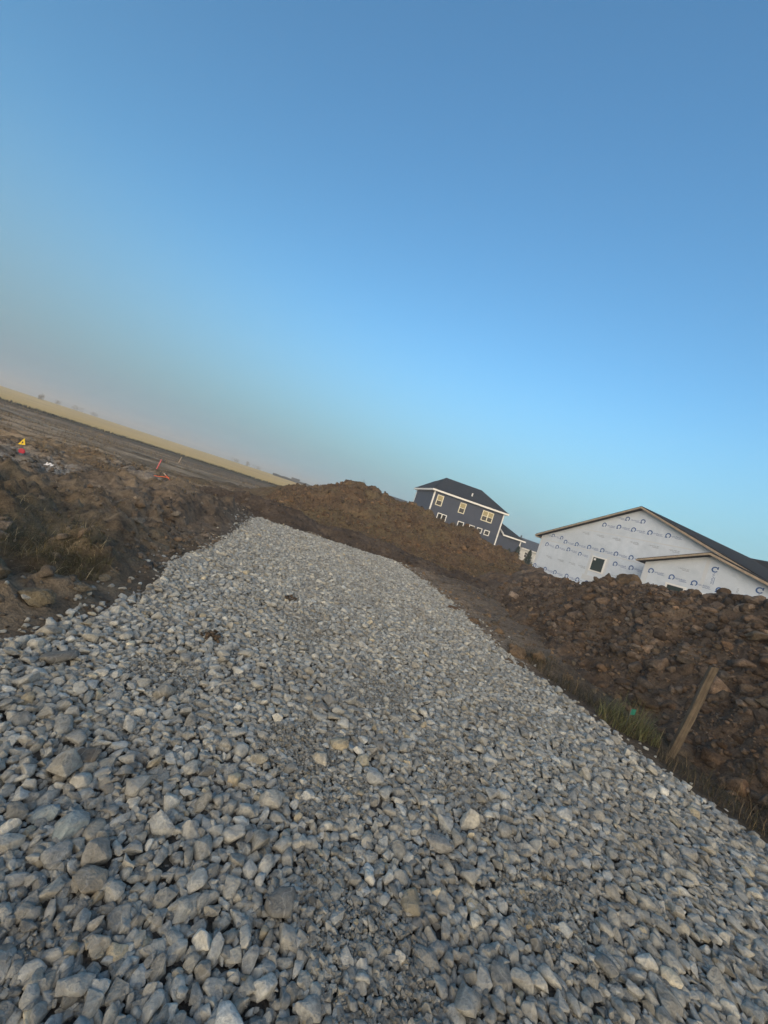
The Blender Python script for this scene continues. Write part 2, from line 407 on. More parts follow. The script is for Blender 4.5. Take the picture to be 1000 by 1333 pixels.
far = ss(12, 20, np.hypot(X, Y)); st = fbm(X * 0.16 + Y * 0.05, Y * 0.9 - X * 0.05, 1.0, 4, 131)
blend((0.165,0.118,0.070), far * 0.85 * (0.75 + 0.5 * n2))
blend((0.25,0.20,0.14), far * ss(0.10, 0.36, st) * 0.8)
blend((0.085,0.064,0.036), far * ss(-0.08, -0.36, st) * 0.75)
o = mesh_np('ground', np.stack([X, Y, Z], -1).reshape(-1, 3), grid_faces(len(gx), len(gy)), M['ground'], tone=soil.reshape(-1, 3) * np.array([1.56, 1.53, 1.50]))
tag(o, 'rough brown bare soil of the building site', 'ground', kind='structure')

def patch(name, x0, x1, y0, y1, d, hf, mat, keep):
    xs = np.arange(x0, x1 + d, d); ys = np.arange(y0, y1 + d, d)
    X, Y = np.meshgrid(xs, ys); Z = hf(X, Y); G = ground_h(X, Y)
    F = grid_faces(len(xs), len(ys))
    ok = (Z > G - keep).ravel()
    F = F[ok[F].any(1)]
    used = np.unique(F); mp = np.full(X.size, -1); mp[used] = np.arange(len(used))
    V = np.stack([X, Y, Z], -1).reshape(-1, 3)[used]
    return mesh_np(name, V, mp[F], mat)
o = patch('dirt_berm', 3.3, 11.5, -1.5, 21.5, 0.055, berm_h, M['berm'], 0.12)
tag(o, 'long dark brown rubbly berm of dug soil in front of the white wrapped house', 'dirt mound')
o = patch('dirt_pile', -11, 15, 14.5, 31, 0.085, pile_h, M['pile'], 0.12)
tag(o, 'broad reddish brown soil pile hiding the lower storey of the slate blue house', 'dirt mound')
o = patch('dirt_windrow', -9, 6, 12.4, 16.5, 0.05, wind_h, M['wind'], 0.1)
tag(o, 'low dark ridge of pushed up soil across the far end of the stone drive', 'dirt mound')

def top_h(x, y):
    return np.maximum.reduce([ground_h(x, y), berm_h(x, y), pile_h(x, y), wind_h(x, y)])

# road bed
ys = np.arange(-1.4, 13.15, 0.1); us = np.linspace(0, 1, 60)
YY, UU = np.meshgrid(ys, us, indexing='ij'); xl, xr = road_x(YY); XX = xl - 0.02 + (xr - xl + 0.04) * UU
ZZ = 0.012 + 0.02 * fbm(XX, YY, 0.4, 3, 15) + 0.0 * XX
edge = np.minimum(UU, 1 - UU); ZZ = ZZ - 0.09 * ss(0.03, 0.0, edge) - 0.09 * ss(12.9, 13.15, YY)
o = mesh_np('gravel_road', np.stack([XX, YY, ZZ], -1).reshape(-1, 3), grid_faces(len(us), len(ys)), M['roadbed'])
tag(o, 'grey stone dust bed of the crushed stone drive', 'road', kind='structure')

# strips of land farther off
def strip(name, A, B, n, m, lift, mat, label, cat, wob=0.0, dist=None):
    A = np.array(A, float); B = np.array(B, float)
    def res(P):
        L = np.concatenate([[0], np.cumsum(np.hypot(*np.diff(P, axis=0).T))]); t = np.linspace(0, L[-1], n)
        return np.stack([np.interp(t, L, P[:,0]), np.interp(t, L, P[:,1])], -1)
    a, b = res(A), res(B)
    w = np.linspace(0, 1, m)
    if dist: w = w ** dist
    P = a[None] * (1 - w)[:, None, None] + b[None] * w[:, None, None]
    X, Y = P[..., 0], P[..., 1]
    if wob:
        k = fbm(X, Y, 3.0, 4, 17); Y = Y + wob * k; X = X + wob * 0.5 * fbm(X, Y, 2.5, 3, 18)
    Z = ground_h(X, Y) + lift
    o = mesh_np(name, np.stack([X, Y, Z], -1).reshape(-1, 3), grid_faces(n, m), mat)
    return tag(o, label, cat, kind='structure')
FIELD_NEAR = [(-150,21),(-90,33),(-50,45),(-33,60),(-14.5,65),(8,69),(30,73)]
FIELD_FAR = [(-560,100),(-420,230),(-260,330),(-120,360),(-30,370),(40,370),(120,360)]
TRACK = [(-75,45),(-48,37.5),(-36,32),(-29,28),(-23.5,25.6),(-20,26.4),(-16,29.2),(-12,31.2)]
strip('field', FIELD_NEAR, FIELD_FAR, 260, 60, 0.10, M['field'], 'golden harvested crop field fading into mist at the horizon', 'field', dist=2.2)
strip('verge', [(-130,21),(-80,30),(-45,40),(-29,51),(-12,56)], [(-150,22),(-90,34),(-50,46),(-33,61),(-14.5,66)], 200, 40, 0.06, M['verge'], 'dark green rough verge between the pale track and the golden field', 'verge', wob=1.0)
strip('dirt_track', [(x, y - 0.35) for x, y in TRACK], [(x, y + 0.55) for x, y in TRACK], 300, 6, 0.05, M['track'], 'pale dusty track crossing the site below the field', 'track', wob=1.1)
strip('lawn', [(4,36),(14,34),(30,32),(50,32)], [(4,110),(14,110),(40,110),(80,110)], 40, 30, 0.05, M['lawn'], 'green lawn around the finished houses', 'lawn')

# ------------------------------------------------------------------ stone and clod shapes
def hull_variant(seed, n, bev, flat=0.72, lng=1.25, jag=0.18):
    rs = np.random.default_rng(seed)
    bm = bmesh.new()
    P = rs.normal(size=(n, 3)); P /= np.linalg.norm(P, axis=1)[:, None]
    P = np.sign(P) * np.abs(P) ** 0.8
    P *= (1 + jag * rs.normal(size=(n, 1)).clip(-1.5, 1.5))
    P *= np.array([lng, 1.0, flat])
    for p in P: bm.verts.new(p)
    r = bmesh.ops.convex_hull(bm, input=bm.verts[:])
    junk = [e for e in r['geom_interior'] + r['geom_unused'] if isinstance(e, bmesh.types.BMVert)]
    if junk: bmesh.ops.delete(bm, geom=list(set(junk)), context='VERTS')
    if bev:
        bmesh.ops.dissolve_limit(bm, angle_limit=R(16), verts=bm.verts[:], edges=bm.edges[:])
        bmesh.ops.bevel(bm, geom=bm.edges[:], offset=bev, segments=2, affect='EDGES', profile=0.5, clamp_overlap=True)
        bmesh.ops.triangulate(bm, faces=bm.faces[:])
        bmesh.ops.remove_doubles(bm, verts=bm.verts[:], dist=0.015)
        if bev > 0.1:
            bmesh.ops.subdivide_edges(bm, edges=[e for e in bm.edges if e.calc_length() > 0.42], cuts=1, use_grid_fill=True)
    bmesh.ops.triangulate(bm, faces=bm.faces[:])
    V = np.array([v.co[:] for v in bm.verts]); bm.verts.index_update()
    F = np.array([[v.index for v in f.verts] for f in bm.faces]); bm.free()
    if bev:
        d = rs.normal(size=(5, 3)) * 3.0; ph = rs.uniform(0, 6, 5)
        V = V * (1 + 0.035 * np.sin(V @ d.T + ph).sum(1))[:, None]
    ext = np.abs(V).max(0); V = V / max(ext[0], ext[1])
    return V, F
def lump_variant(seed, sub, amp=0.22, flat=0.75):
    rs = np.random.default_rng(seed); bm = bmesh.new()
    bmesh.ops.create_icosphere(bm, subdivisions=sub, radius=1.0)
    V = np.array([v.co[:] for v in bm.verts]); bm.verts.index_update()
    F = np.array([[v.index for v in f.verts] for f in bm.faces]); bm.free()
    disp = np.zeros(len(V))
    for k, (fr, am) in enumerate(((1.8, 1.0), (3.6, 0.6), (7.0, 0.32), (13.0, 0.16))):
        d = rs.normal(size=(6, 3)); d = d / np.linalg.norm(d, axis=1)[:, None] * fr; ph = rs.uniform(0, 6.3, 6)
        disp += am * np.sin(V @ d.T + ph).mean(1) * 1.6
    # a few flat broken faces
    V = V * (1 + amp * disp)[:, None]
    for k in range(7):
        nn = rs.normal(size=3); nn /= np.linalg.norm(nn); c = rs.uniform(0.5, 0.82)
        ex = np.maximum(V @ nn - c, 0); V = V - 0.85 * ex[:, None] * nn
    V *= np.array([rs.uniform(1.0, 1.4), 1.0, rs.uniform(flat * 0.8, flat * 1.2)])
    ext = np.abs(V).max(0); return V / max(ext[0], ext[1]), F

def rock_variant(seed, angular):
    if not angular: V, F = lump_variant(seed, 5, 0.30, 0.9)
    else:
        bm = bmesh.new(); V0, F0 = hull_variant(seed, 15, 0.07, 0.75, 1.25, 0.12)
        vs = [bm.verts.new(p) for p in V0]
        for f in F0:
            try: bm.faces.new([vs[i] for i in f])
            except ValueError: pass
        for it in range(4):
            bmesh.ops.subdivide_edges(bm, edges=[e for e in bm.edges if e.calc_length() > 0.13], cuts=1, use_grid_fill=True)
            bmesh.ops.triangulate(bm, faces=bm.faces[:])
        V = np.array([v.co[:] for v in bm.verts]); bm.verts.index_update(); F = np.array([[v.index for v in f.verts] for f in bm.faces]); bm.free()
    # chipped, crumbly surface
    n = fbm(V[:,0]*1.0 + V[:,2]*0.7 + 9, V[:,1] + V[:,2]*0.6 + seed, 0.33, 4, seed, 0.62)
    return V * (1 + 0.20 * n)[:, None], F
def rotmats(n, tilt, rng):
    yaw = rng.uniform(0, 2*np.pi, n); ax = rng.uniform(0, 2*np.pi, n); t = rng.normal(0, tilt, n)
    cz, sz = np.cos(yaw), np.sin(yaw); Rz = np.zeros((n,3,3)); Rz[:,0,0]=cz; Rz[:,0,1]=-sz; Rz[:,1,0]=sz; Rz[:,1,1]=cz; Rz[:,2,2]=1
    kx, ky = np.cos(ax), np.sin(ax); K = np.zeros((n,3,3)); K[:,0,2]=ky; K[:,1,2]=-kx; K[:,2,0]=-ky; K[:,2,1]=kx
    c = np.cos(t)[:,None,None]; s = np.sin(t)[:,None,None]
    I = np.eye(3)[None]; Rt = I + s*K + (1-c)*(K@K)
    return Rt @ Rz
def scatter(name, variants, pos, rad, tone, mat, tilt=0.4, rng=RNG, smooth=True, squash=(0.75, 1.1)):
    n = len(pos); vi = rng.integers(0, len(variants), n); RM = rotmats(n, tilt, rng)
    sc = rad[:, None] * np.stack([np.ones(n), rng.uniform(0.8, 1.05, n), rng.uniform(*squash, n)], -1)
    Vs, Fs, Ts, off = [], [], [], 0
    for k, (V, F) in enumerate(variants):
        ids = np.where(vi == k)[0]
        if not len(ids): continue
        P = V[None] * sc[ids][:, None, :]
        P = np.einsum('nij,nvj->nvi', RM[ids], P) + pos[ids][:, None, :]
        Vs.append(P.reshape(-1, 3)); nv = len(V)
        Fs.append((F[None] + (np.arange(len(ids)) * nv)[:, None, None] + off).reshape(-1, 3)); off += nv * len(ids)
        Ts.append(np.repeat(tone[ids], nv, axis=0))
    return mesh_np(name, np.concatenate(Vs), np.concatenate(Fs), mat, smooth=smooth, tone=np.concatenate(Ts))

ST_HI = [hull_variant(100 + k, 15 + k % 7, 0.15, 0.58 + 0.06 * (k % 5), 1.05 + 0.14 * (k % 4), 0.15) for k in range(26)]
ST_LO = [hull_variant(300 + k, 12 + k % 4, 0.0, 0.6 + 0.06 * (k % 4), 1.1 + 0.1 * (k % 3), 0.12) for k in range(16)]
LUMP = [lump_variant(500 + k, 3, 0.34, 0.8) for k in range(9)] + [hull_variant(540 + k, 15, 0.0, 0.7, 1.2, 0.2) for k in range(6)]
LUMP_LO = [hull_variant(600 + k, 11, 0.0, 0.75, 1.2, 0.2) for k in range(12)]

def stone_tone(n, rng):
    g = np.clip(rng.lognormal(math.log(0.355), 0.21, n), 0.16, 0.58)
    t = np.stack([g * 1.02, g * 1.025, g * 0.94], -1)
    w = rng.normal(0, 1, n)[:, None]
    t *= 1 + 0.022 * w * np.array([1.0, 0.2, -1.1])
    warm = (rng.random(n) < 0.03)[:, None]
    t = np.where(warm, t * np.array([1.16, 1.04, 0.84]), t)
    return t

# ---- standout stones picked out of the drive: (x, y, radius, squash, tone, label)
BIG = [
 (-0.93, 1.72, 0.062, 0.8, (0.17,0.155,0.135), 'brownish grey wedge of stone lying proud of the drive, flat face up'),
 (-0.735,1.42, 0.058, 0.9, (0.27,0.33,0.36), 'pale bluish blocky stone near the bottom edge of the drive'),
 (-0.86, 1.44, 0.050, 0.7, (0.25,0.30,0.33), 'long bluish stone beside the pale blocky bluish one'),
 (-0.97, 1.12, 0.090, 0.5, (0.33,0.34,0.31), 'largest pale greenish grey slab of stone in the lower left corner'),
 (-1.16, 1.86, 0.070, 0.8, (0.32,0.32,0.30), 'light grey stone standing on end at the left of the drive'),
 (-1.37, 1.58, 0.085, 0.45, (0.155,0.16,0.16), 'dark flat oval stone with a rounded outline at the left edge'),
 (-0.24, 2.05, 0.062, 0.7, (0.36,0.335,0.27), 'cream tinted square stone near the middle of the drive'),
 (0.34,  2.30, 0.052, 0.7, (0.38,0.35,0.27), 'small cream coloured stone right of a patch of fines'),
 (-1.62, 2.34, 0.115, 0.45, (0.18,0.18,0.17), 'long flat grey slab among smaller stones near the left bank'),
 (0.60,  1.55, 0.062, 0.8, (0.33,0.31,0.24), 'rounded tan topped stone near the lower right of the drive'),
 (0.10,  1.38, 0.075, 0.7, (0.19,0.195,0.19), 'large angular grey stone near the bottom centre of the drive'),
 (0.75,  1.88, 0.070, 0.7, (0.30,0.31,0.31), 'pale pointed stone right of the middle of the drive'),
 (0.02,  2.75, 0.075, 0.6, (0.22,0.21,0.19), 'broad flat stone lying just behind the patch of fines'),
 (-0.55, 1.27, 0.060, 0.8, (0.29,0.275,0.24), 'tan grey upright stone beside small fines at the bottom left'),
]
# ---- packing of the drive
def pack():
    rng = np.random.default_rng(11)
    cell = 0.16; grid = {}
    out = []
    def put(x, y, r): grid.setdefault((int(x // cell), int(y // cell)), []).append((x, y, r))
    for b in BIG: put(b[0], b[1], b[2] * 0.95)
    nrad = 84000
    rad = np.clip(rng.lognormal(math.log(0.0228), 0.34, nrad), 0.013, 0.062)
    rad = np.sort(rad)[::-1]
    yy = rng.uniform(0.35, 13.1, (nrad, 8)); uu = rng.uniform(-0.02, 1.02, (nrad, 8))
    xl, xr = road_x(yy); xx = xl + (xr - xl) * uu
    inn = road_in(xx, yy)
    fine = fine_mask(xx, yy)
    for k in range(nrad):
        r = rad[k]
        for j in range(8):
            x, y = xx[k, j], yy[k, j]
            if abs(x) > 1.55 * y + 0.9: continue
            if inn[k, j] < -0.03 - (0.10 if (k * 7 + j) % 9 == 0 else 0): continue
            if fine[k, j] > 0.5 and r > 0.022 and (k % 7): continue
            cx, cy = int(x // cell), int(y // cell); ok = True
            for a in (-1, 0, 1):
                for b in (-1, 0, 1):
                    for (px, py, pr) in grid.get((cx + a, cy + b), ()):
                        m = 0.66 * (r + pr)
                        if (x - px)**2 + (y - py)**2 < m * m: ok = False; break
                    if not ok: break
                if not ok: break
            if ok:
                put(x, y, r); out.append((x, y, r)); break
    return np.array(out)
FINES = [(-0.10,2.35,0.20,0.42),(0.17,2.02,0.24,0.24),(-0.62,1.07,0.26,0.16),(0.28,1.42,0.22,0.30),(0.95,2.35,0.25,0.35),(-1.05,2.6,0.22,0.2),(0.55,1.2,0.25,0.2),(1.25,1.75,0.2,0.28),(-0.35,4.2,0.2,0.5),(0.5,3.2,0.25,0.4)]
def fine_mask(x, y):
    m = np.zeros(np.shape(x)); n = fbm(x, y, 0.18, 3, 55)
    for fx, fy, ax, ay in FINES:
        m = np.maximum(m, (np.hypot((x - fx) / ax, (y - fy) / ay) + 0.9 * n < 0.85).astype(float))
    return m
def strays():
    rs = np.random.default_rng(77); n = 1700
    y = rs.uniform(1.2, 12.9, n); xl, xr = road_x(y); d = rs.exponential(0.10, n) + 0.02; left = rs.random(n) < 0.5
    x = np.where(left, xl - d, xr + d); e = rs.random(n) < 0.12
    x = np.where(e, rs.uniform(-3.8, 1.2, n), x); y = np.where(e, 13.0 + rs.exponential(0.2, n), y)
    return np.stack([x, y, np.clip(rs.lognormal(math.log(0.021), 0.35, n), 0.01, 0.05)], -1)
S = np.concatenate([pack(), strays()])
rng = np.random.default_rng(12)
def road_top(x, y): return 0.015 + 0.03 * fbm(x, y, 0.9, 3, 77)
pos = np.stack([S[:,0], S[:,1], road_top(S[:,0], S[:,1]) + S[:,2] * rng.uniform(0.25, 0.75, len(S))], -1)
out_amt = np.maximum(0, -road_in(S[:,0], S[:,1])); g = ground_h(S[:,0], S[:,1])
pos[:,2] = np.where(out_amt > 0.02, np.maximum(g, pos[:,2] - 0.06) + S[:,2] * 0.3, pos[:,2])
near = S[:,1] < 5.2
tone = stone_tone(len(S), rng)
# under layer and fines
n2c = 90000
yy = 0.35 + 12.6 * rng.random(n2c) ** 2.0
xl, xr = road_x(yy); xx = xl + (xr - xl) * rng.random(n2c)
ok = (np.abs(xx) < 1.5 * yy + 0.9) & (road_in(xx, yy) > 0.02); xx, yy = xx[ok], yy[ok]
r2 = rng.uniform(0.011, 0.028, len(xx))
p2 = np.stack([xx, yy, road_top(xx, yy) + r2 * rng.uniform(0.0, 1.0, len(xx))], -1)
ff = []
for fx, fy, ax, ay in FINES:
    k = int(24000 * ax * ay); q = rng.uniform(-1.3, 1.3, (k, 2)) * np.array([ax, ay]) + np.array([fx, fy]); ff.append(q)
ff = np.concatenate(ff); ff = ff[fine_mask(ff[:,0], ff[:,1]) > 0.5]
r3 = np.clip(rng.lognormal(math.log(0.0085), 0.35, len(ff)), 0.004, 0.02)
p3 = np.stack([ff[:,0], ff[:,1], road_top(ff[:,0], ff[:,1]) + 0.022 + r3 * rng.uniform(0, 0.6, len(ff))], -1)
h2 = (yy < 2.6) & (r2 > 0.014)
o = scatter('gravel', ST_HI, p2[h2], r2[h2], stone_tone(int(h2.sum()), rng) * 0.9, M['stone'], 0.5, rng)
tag(o, 'small stones wedged between the bigger ones near the camera', 'gravel', kind='stuff')
p2, r2 = p2[~h2], r2[~h2]
pl = np.concatenate([pos[~near], p2, p3]); rl = np.concatenate([S[~near, 2], r2, r3])
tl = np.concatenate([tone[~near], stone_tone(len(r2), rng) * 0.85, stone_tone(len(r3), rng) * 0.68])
o = scatter('gravel', ST_HI, pos[near], S[near, 2], tone[near], M['stone'], 0.45, rng)
tag(o, 'loose crushed grey limestone covering the near part of the drive', 'gravel', kind='stuff')
o = scatter('gravel', ST_LO, pl, rl, tl, M['stone'], 0.45, rng, smooth=False)
tag(o, 'smaller and farther crushed grey stone of the drive', 'gravel', kind='stuff')
print('stones', len(S), len(r2), len(r3))

def lone(name, V, F, loc, r, rz, tilt, sq, tone, mat, label, cat, group=None):
    E = Euler((tilt[0], tilt[1], rz)).to_matrix(); Mx = np.array(E)
    P = (V * np.array([r, r, r * sq])) @ Mx.T
    o = mesh_np(name, P, F, mat, tone=np.tile(np.array(tone), (len(P), 1)))
    o.location = loc
    return tag(o, label, cat, group)
for k, (x, y, r, sq, tn, lab) in enumerate(BIG):
    V, F = hull_variant(900 + k, 15 + k % 5, 0.20, 0.66, 1.2, 0.14)
    z = float(road_top(x, y)) + r * sq * 0.42 + 0.012
    lone('stone', V, F, (x, y, z), r * 0.95, random.uniform(0, 6), (random.uniform(-.3, .3), random.uniform(-.3, .3)), sq * 1.25, (tn[0]*1.0, tn[1]*1.0, tn[2]*0.97), M['stone'], lab, 'stone', 'standout stones on the drive')

# ------------------------------------------------------------------ soil clods
def clods(name, label, n, sampler, hf, base, rmin, rmax, mat, seed, alpha=2.4, sink=0.15):
    rs = np.random.default_rng(seed)
    x, y = sampler(rs, n)
    h = hf(x, y); g = np.maximum.reduce([ground_h(x, y)])
    u = rs.random(len(x)); r = rmin * (1 - u * (1 - (rmin / rmax)**alpha))**(-1 / alpha)
    z = np.maximum(h, g) + r * rs.uniform(-0.5, 0.32, len(x)) * (1 - sink)
    keep = road_in(x, y) < -0.05 - r
    x, y, z, r = x[keep], y[keep], z[keep], r[keep]
    k = np.clip(rs.lognormal(0, 0.28, len(x)), 0.5, 2.0)
    t = np.array(base)[None] * np.array([[1.56, 1.54, 1.52]]) * k[:, None] * (1 + 0.06 * rs.normal(size=(len(x), 1)) * np.array([1, 0, -1.0]))
    grey = (rs.random(len(x)) < 0.16)[:, None]
    t = np.where(grey, t * np.array([1.0, 1.06, 1.14]), t)
    big = r > 0.045
    Vs = []
    P = np.stack([x, y, z], -1)
    o1 = scatter(name, LUMP, P[big], r[big], t[big], mat, 0.5, rs)
    o2 = scatter(name, LUMP_LO, P[~big], r[~big], t[~big], mat, 0.6, rs)
    tag(o1, label[0], 'soil clods', kind='stuff'); tag(o2, label[1], 'soil clods', kind='stuff')
def samp_berm(rs, n):
    y = rs.uniform(1.8, 13.5, n); y = np.where(rs.random(n) < 0.5, rs.uniform(2.2, 9, n), y)
    d = rs.uniform(-2.6, 0.5, n) ; x = 6.55 + d + 0.25 * np.maximum(y - 12, 0); return x, y
clods('soil_clods', ('large clods and rocks on the near brown berm', 'small crumbs of soil over the brown berm'), 15000, samp_berm, berm_h, (0.080,0.061,0.046), 0.016, 0.18, M['clod'], 21, 1.6)
def samp_left(rs, n):
    y = 1.8 + 12.2 * rs.random(n)**1.1; x = -1.8 - 9.2 * rs.random(n)**1.25 * np.clip(y / 8, 0.5, 1.1)
    w = fbm(x, y, 1.4, 3, 66) + 0.15; k = rs.random(n) < np.clip((w * 2.6 + 0.2) * (0.45 + 0.55 * ss(4.5, 7.5, y)), 0.06, 1); return x[k], y[k]
clods('soil_clods', ('broken clods on the disturbed ground left of the drive', 'small crumbs of soil left of the drive'), 30000, samp_left, ground_h, (0.096,0.080,0.063), 0.015, 0.13, M['clod'], 22, 2.0)
def samp_pile(rs, n):
    return rs.uniform(-6, 9, n), rs.uniform(16, 24.6, n)
clods('soil_clods', ('clods showing on the far reddish pile', 'small crumbs on the far reddish pile'), 16000, samp_pile, pile_h, (0.078,0.054,0.034), 0.028, 0.22, M['clod'], 23, 2.6)
def samp_wind(rs, n):
    return rs.uniform(-7.5, 4.5, n), rs.uniform(13.0, 15.4, n)
clods('soil_clods', ('clods on the low dark ridge behind the drive', 'small crumbs on the low dark ridge'), 2200, samp_wind, wind_h, (0.050,0.039,0.030), 0.02, 0.13, M['clod'], 24, 2.2)
for (cx, cy, cr, seed_) in ((-0.81, 4.96, 0.11, 81), (-1.06, 3.26, 0.09, 82)):
    rs = np.random.default_rng(seed_); k = 24; q = rs.normal(0, cr * 0.5, (k, 2)); r = np.clip(rs.lognormal(math.log(0.02), 0.4, k), 0.008, 0.05)
    px_, py_ = cx + q[:, 0], cy + q[:, 1]
    o = scatter('soil_clods', LUMP_LO, np.stack([px_, py_, road_top(px_, py_) + 0.035 + r * 0.3], -1), r, np.array([[0.105, 0.078, 0.054]]) * np.clip(rs.lognormal(0, 0.25, k), 0.5, 1.8)[:, None], M['clod'], 0.5, rs)
    tag(o, ('farther little scatter of brown soil dropped on the drive', 'nearer little scatter of brown soil dropped on the drive')[seed_ - 81], 'soil clods', kind='stuff')
def samp_mid(rs, n):
    y = rs.uniform(5.5, 14, n); xl, xr = road_x(np.minimum(y, 12.8)); return xr + rs.uniform(0.05, 3.0, n)**1.2, y
clods('soil_clods', ('clods rolled onto the tan strip right of the drive', 'small crumbs on the tan strip right of the drive'), 5200, samp_mid, lambda x, y: np.maximum(ground_h(x, y), berm_h(x, y)), (0.100,0.076,0.052), 0.012, 0.10, M['clod'], 25, 2.3)

# boulders: x, y, r, squash, rz, tone, label
BOULDERS = [
 (2.95,5.95,0.150,1.25,0.4,(0.150,0.118,0.085),'upright rounded tan boulder at the berm foot, right one of a touching pair'),
 (2.66,6.05,0.150,0.85,1.2,(0.140,0.108,0.078),'low rounded tan boulder at the berm foot, left one of a touching pair'),
 (2.36,5.45,0.120,0.6,0.2,(0.120,0.090,0.062),'low brown boulder half sunk at the edge of the crushed stone'),
 (1.98,8.05,0.180,0.65,0.9,(0.130,0.092,0.064),'reddish brown boulder beside the crushed stone, farther of two near the tan strip'),
 (2.28,7.35,0.150,0.6,0.1,(0.135,0.100,0.070),'reddish brown boulder beside the crushed stone, nearer of two near the tan strip'),
 (4.95,4.30,0.27,0.50,0.5,(0.105,0.090,0.068),'big flat greyish slab of clay leaning on the berm right of the wooden post'),
 (4.20,5.15,0.23,0.55,2.2,(0.082,0.062,0.044),'dark brown blocky boulder on the berm behind the green weed'),
 (5.62,5.40,0.22,0.55,1.1,(0.155,0.132,0.105),'pale angular boulder high on the berm right of the post top'),
 (4.85,5.60,0.17,0.5,0.3,(0.070,0.058,0.045),'dark wedge shaped rock on the berm just above the post'),
 (6.45,9.70,0.34,1.15,0.2,(0.105,0.082,0.060),'large tan lump standing on the crest of the berm against the white house'),
 (4.75,3.75,0.20,0.6,1.9,(0.085,0.066,0.048),'brown boulder below the flat slab right of the post foot'),
 (-2.22,2.80,0.125,0.85,0.2,(0.135,0.125,0.098),'round greyish boulder in the left bank above the crushed stone'),
 (-2.52,2.72,0.120,0.75,1.2,(0.120,0.105,0.080),'smaller brown boulder left of the round greyish one in the left bank'),
 (-2.42,3.80,0.062,0.8,0.6,(0.19,0.18,0.15),'small pale stone beside the dark grass clump on the left'),
 (-2.18,3.15,0.085,0.6,0.1,(0.16,0.152,0.13),'flat pale stone at the top of the left edge of the drive'),
]
for k, (x, y, r, sq, rz, tn, lab) in enumerate(BOULDERS):
    V, F = rock_variant(700 + k, any(q in lab for q in ('slab', 'blocky', 'angular', 'wedge', 'flat')))
    z = float(np.maximum(ground_h(x, y), berm_h(x, y))) + r * sq * 0.30
    tilt = (random.uniform(-.15, .15), random.uniform(-.15, .15))
    if 'crest' in lab: z -= 0.16
    if 'slab' in lab: tilt = (0.35, -0.75)
    lone('boulder', V, F, (x, y, z), r, rz, tilt, sq, (tn[0]*1.2, tn[1]*1.15, tn[2]*1.08), M['clod'], lab, 'boulder', 'boulders in the dug soil')

# ------------------------------------------------------------------ grass and weeds
def blades(name, px, py, pz, hgt, wid, col, bend, rng, seg=4, parent=None, loc=None):
    n = len(px); az = rng.uniform(0, 2*np.pi, n); lean = rng.uniform(0.1, 1, n) * bend
    t = np.linspace(0, 1, seg + 1)
    d = np.stack([np.cos(az), np.sin(az)], -1); side = np.stack([-np.sin(az), np.cos(az)], -1)
    out = (t[None] ** 1.8) * (lean * hgt)[:, None]; up = t[None] * hgt[:, None] * (1 - 0.35 * (lean[:, None] * t[None])**1.5)
    wv = 0.12 * hgt[:, None] * np.sin(t[None] * rng.uniform(1, 4, n)[:, None]) * rng.normal(0, 0.4, n)[:, None]
    cx = px[:, None] + d[:, 0:1] * out + side[:, 0:1] * wv; cy = py[:, None] + d[:, 1:2] * out + side[:, 1:2] * wv; cz = pz[:, None] + up
    w = wid[:, None] * (1 - t[None] ** 2 * 0.9) * 0.5
    A = np.stack([cx + side[:, 0:1] * w, cy + side[:, 1:2] * w, cz], -1); B = np.stack([cx - side[:, 0:1] * w, cy - side[:, 1:2] * w, cz], -1)
    V = np.stack([A, B], 2).reshape(n, -1, 3); k = np.arange(seg) * 2
    F = np.stack([k, k + 1, k + 3, k + 2], -1)
    FF = (F[None] + (np.arange(n) * (seg + 1) * 2)[:, None, None]).reshape(-1, 4)
    tone = np.repeat(col, (seg + 1) * 2, axis=0)
    V = V.reshape(-1, 3)
    if loc is not None: V = V - np.array(loc)
    o = mesh_np(name, V, FF, M['blade'], parent, tone=tone)
    if loc is not None: o.location = loc
    return o
def cols(rng, n, c, v=0.3): return np.array(c)[None] * np.clip(rng.lognormal(0, v, n), 0.4, 2.2)[:, None] * np.array([[1.15, 1.12, 1.05]])
def hmax(x, y): return np.maximum(ground_h(x, y), berm_h(x, y))
rg = np.random.default_rng(31)
# green weed by the post
WX, WY = 3.45, 4.45
n = 800; a = rg.uniform(0, 2*np.pi, n); rr = 0.31 * np.sqrt(rg.random(n)); x = WX + rr * np.cos(a) * 1.1; y = WY + rr * np.sin(a)
o = blades('weed_plant', x, y, hmax(x, y) - 0.01, rg.uniform(0.14, 0.52, n) * (1.15 - rr / 0.40), np.full(n, 0.0042), np.where((rg.random(n) < 0.25)[:, None], cols(rg, n, (0.15,0.13,0.07), 0.4), cols(rg, n, (0.080,0.088,0.038), 0.45)), 1.25, rg, 5, loc=(WX, WY, float(hmax(WX, WY))))
tag(o, 'bushy green weed growing beside the foot of the wooden post', 'weed')
# strip of rough grass between stone and berm
n = 4200; y = rg.uniform(1.9, 6.4, n); xl, xr = road_x(y); x = xr + 0.32 + np.abs(rg.normal(0, 0.34, n)) * (1 + 0.5 * (y < 4)); k = (road_in(x, y) < -0.1) & (fbm(x, y, 0.5, 3, 35) > -0.12); x, y = x[k], y[k]; n = len(x)
c = np.where((rg.random(n) < 0.3)[:, None], cols(rg, n, (0.11,0.085,0.052)), cols(rg, n, (0.030,0.029,0.016)))
o = blades('grass', x, y, hmax(x, y) - 0.01, rg.uniform(0.05, 0.24, n), rg.uniform(0.002, 0.005, n), c, 1.15, rg, 4)
tag(o, 'dark rough grass and dry stems between the drive and the berm', 'grass', kind='stuff')
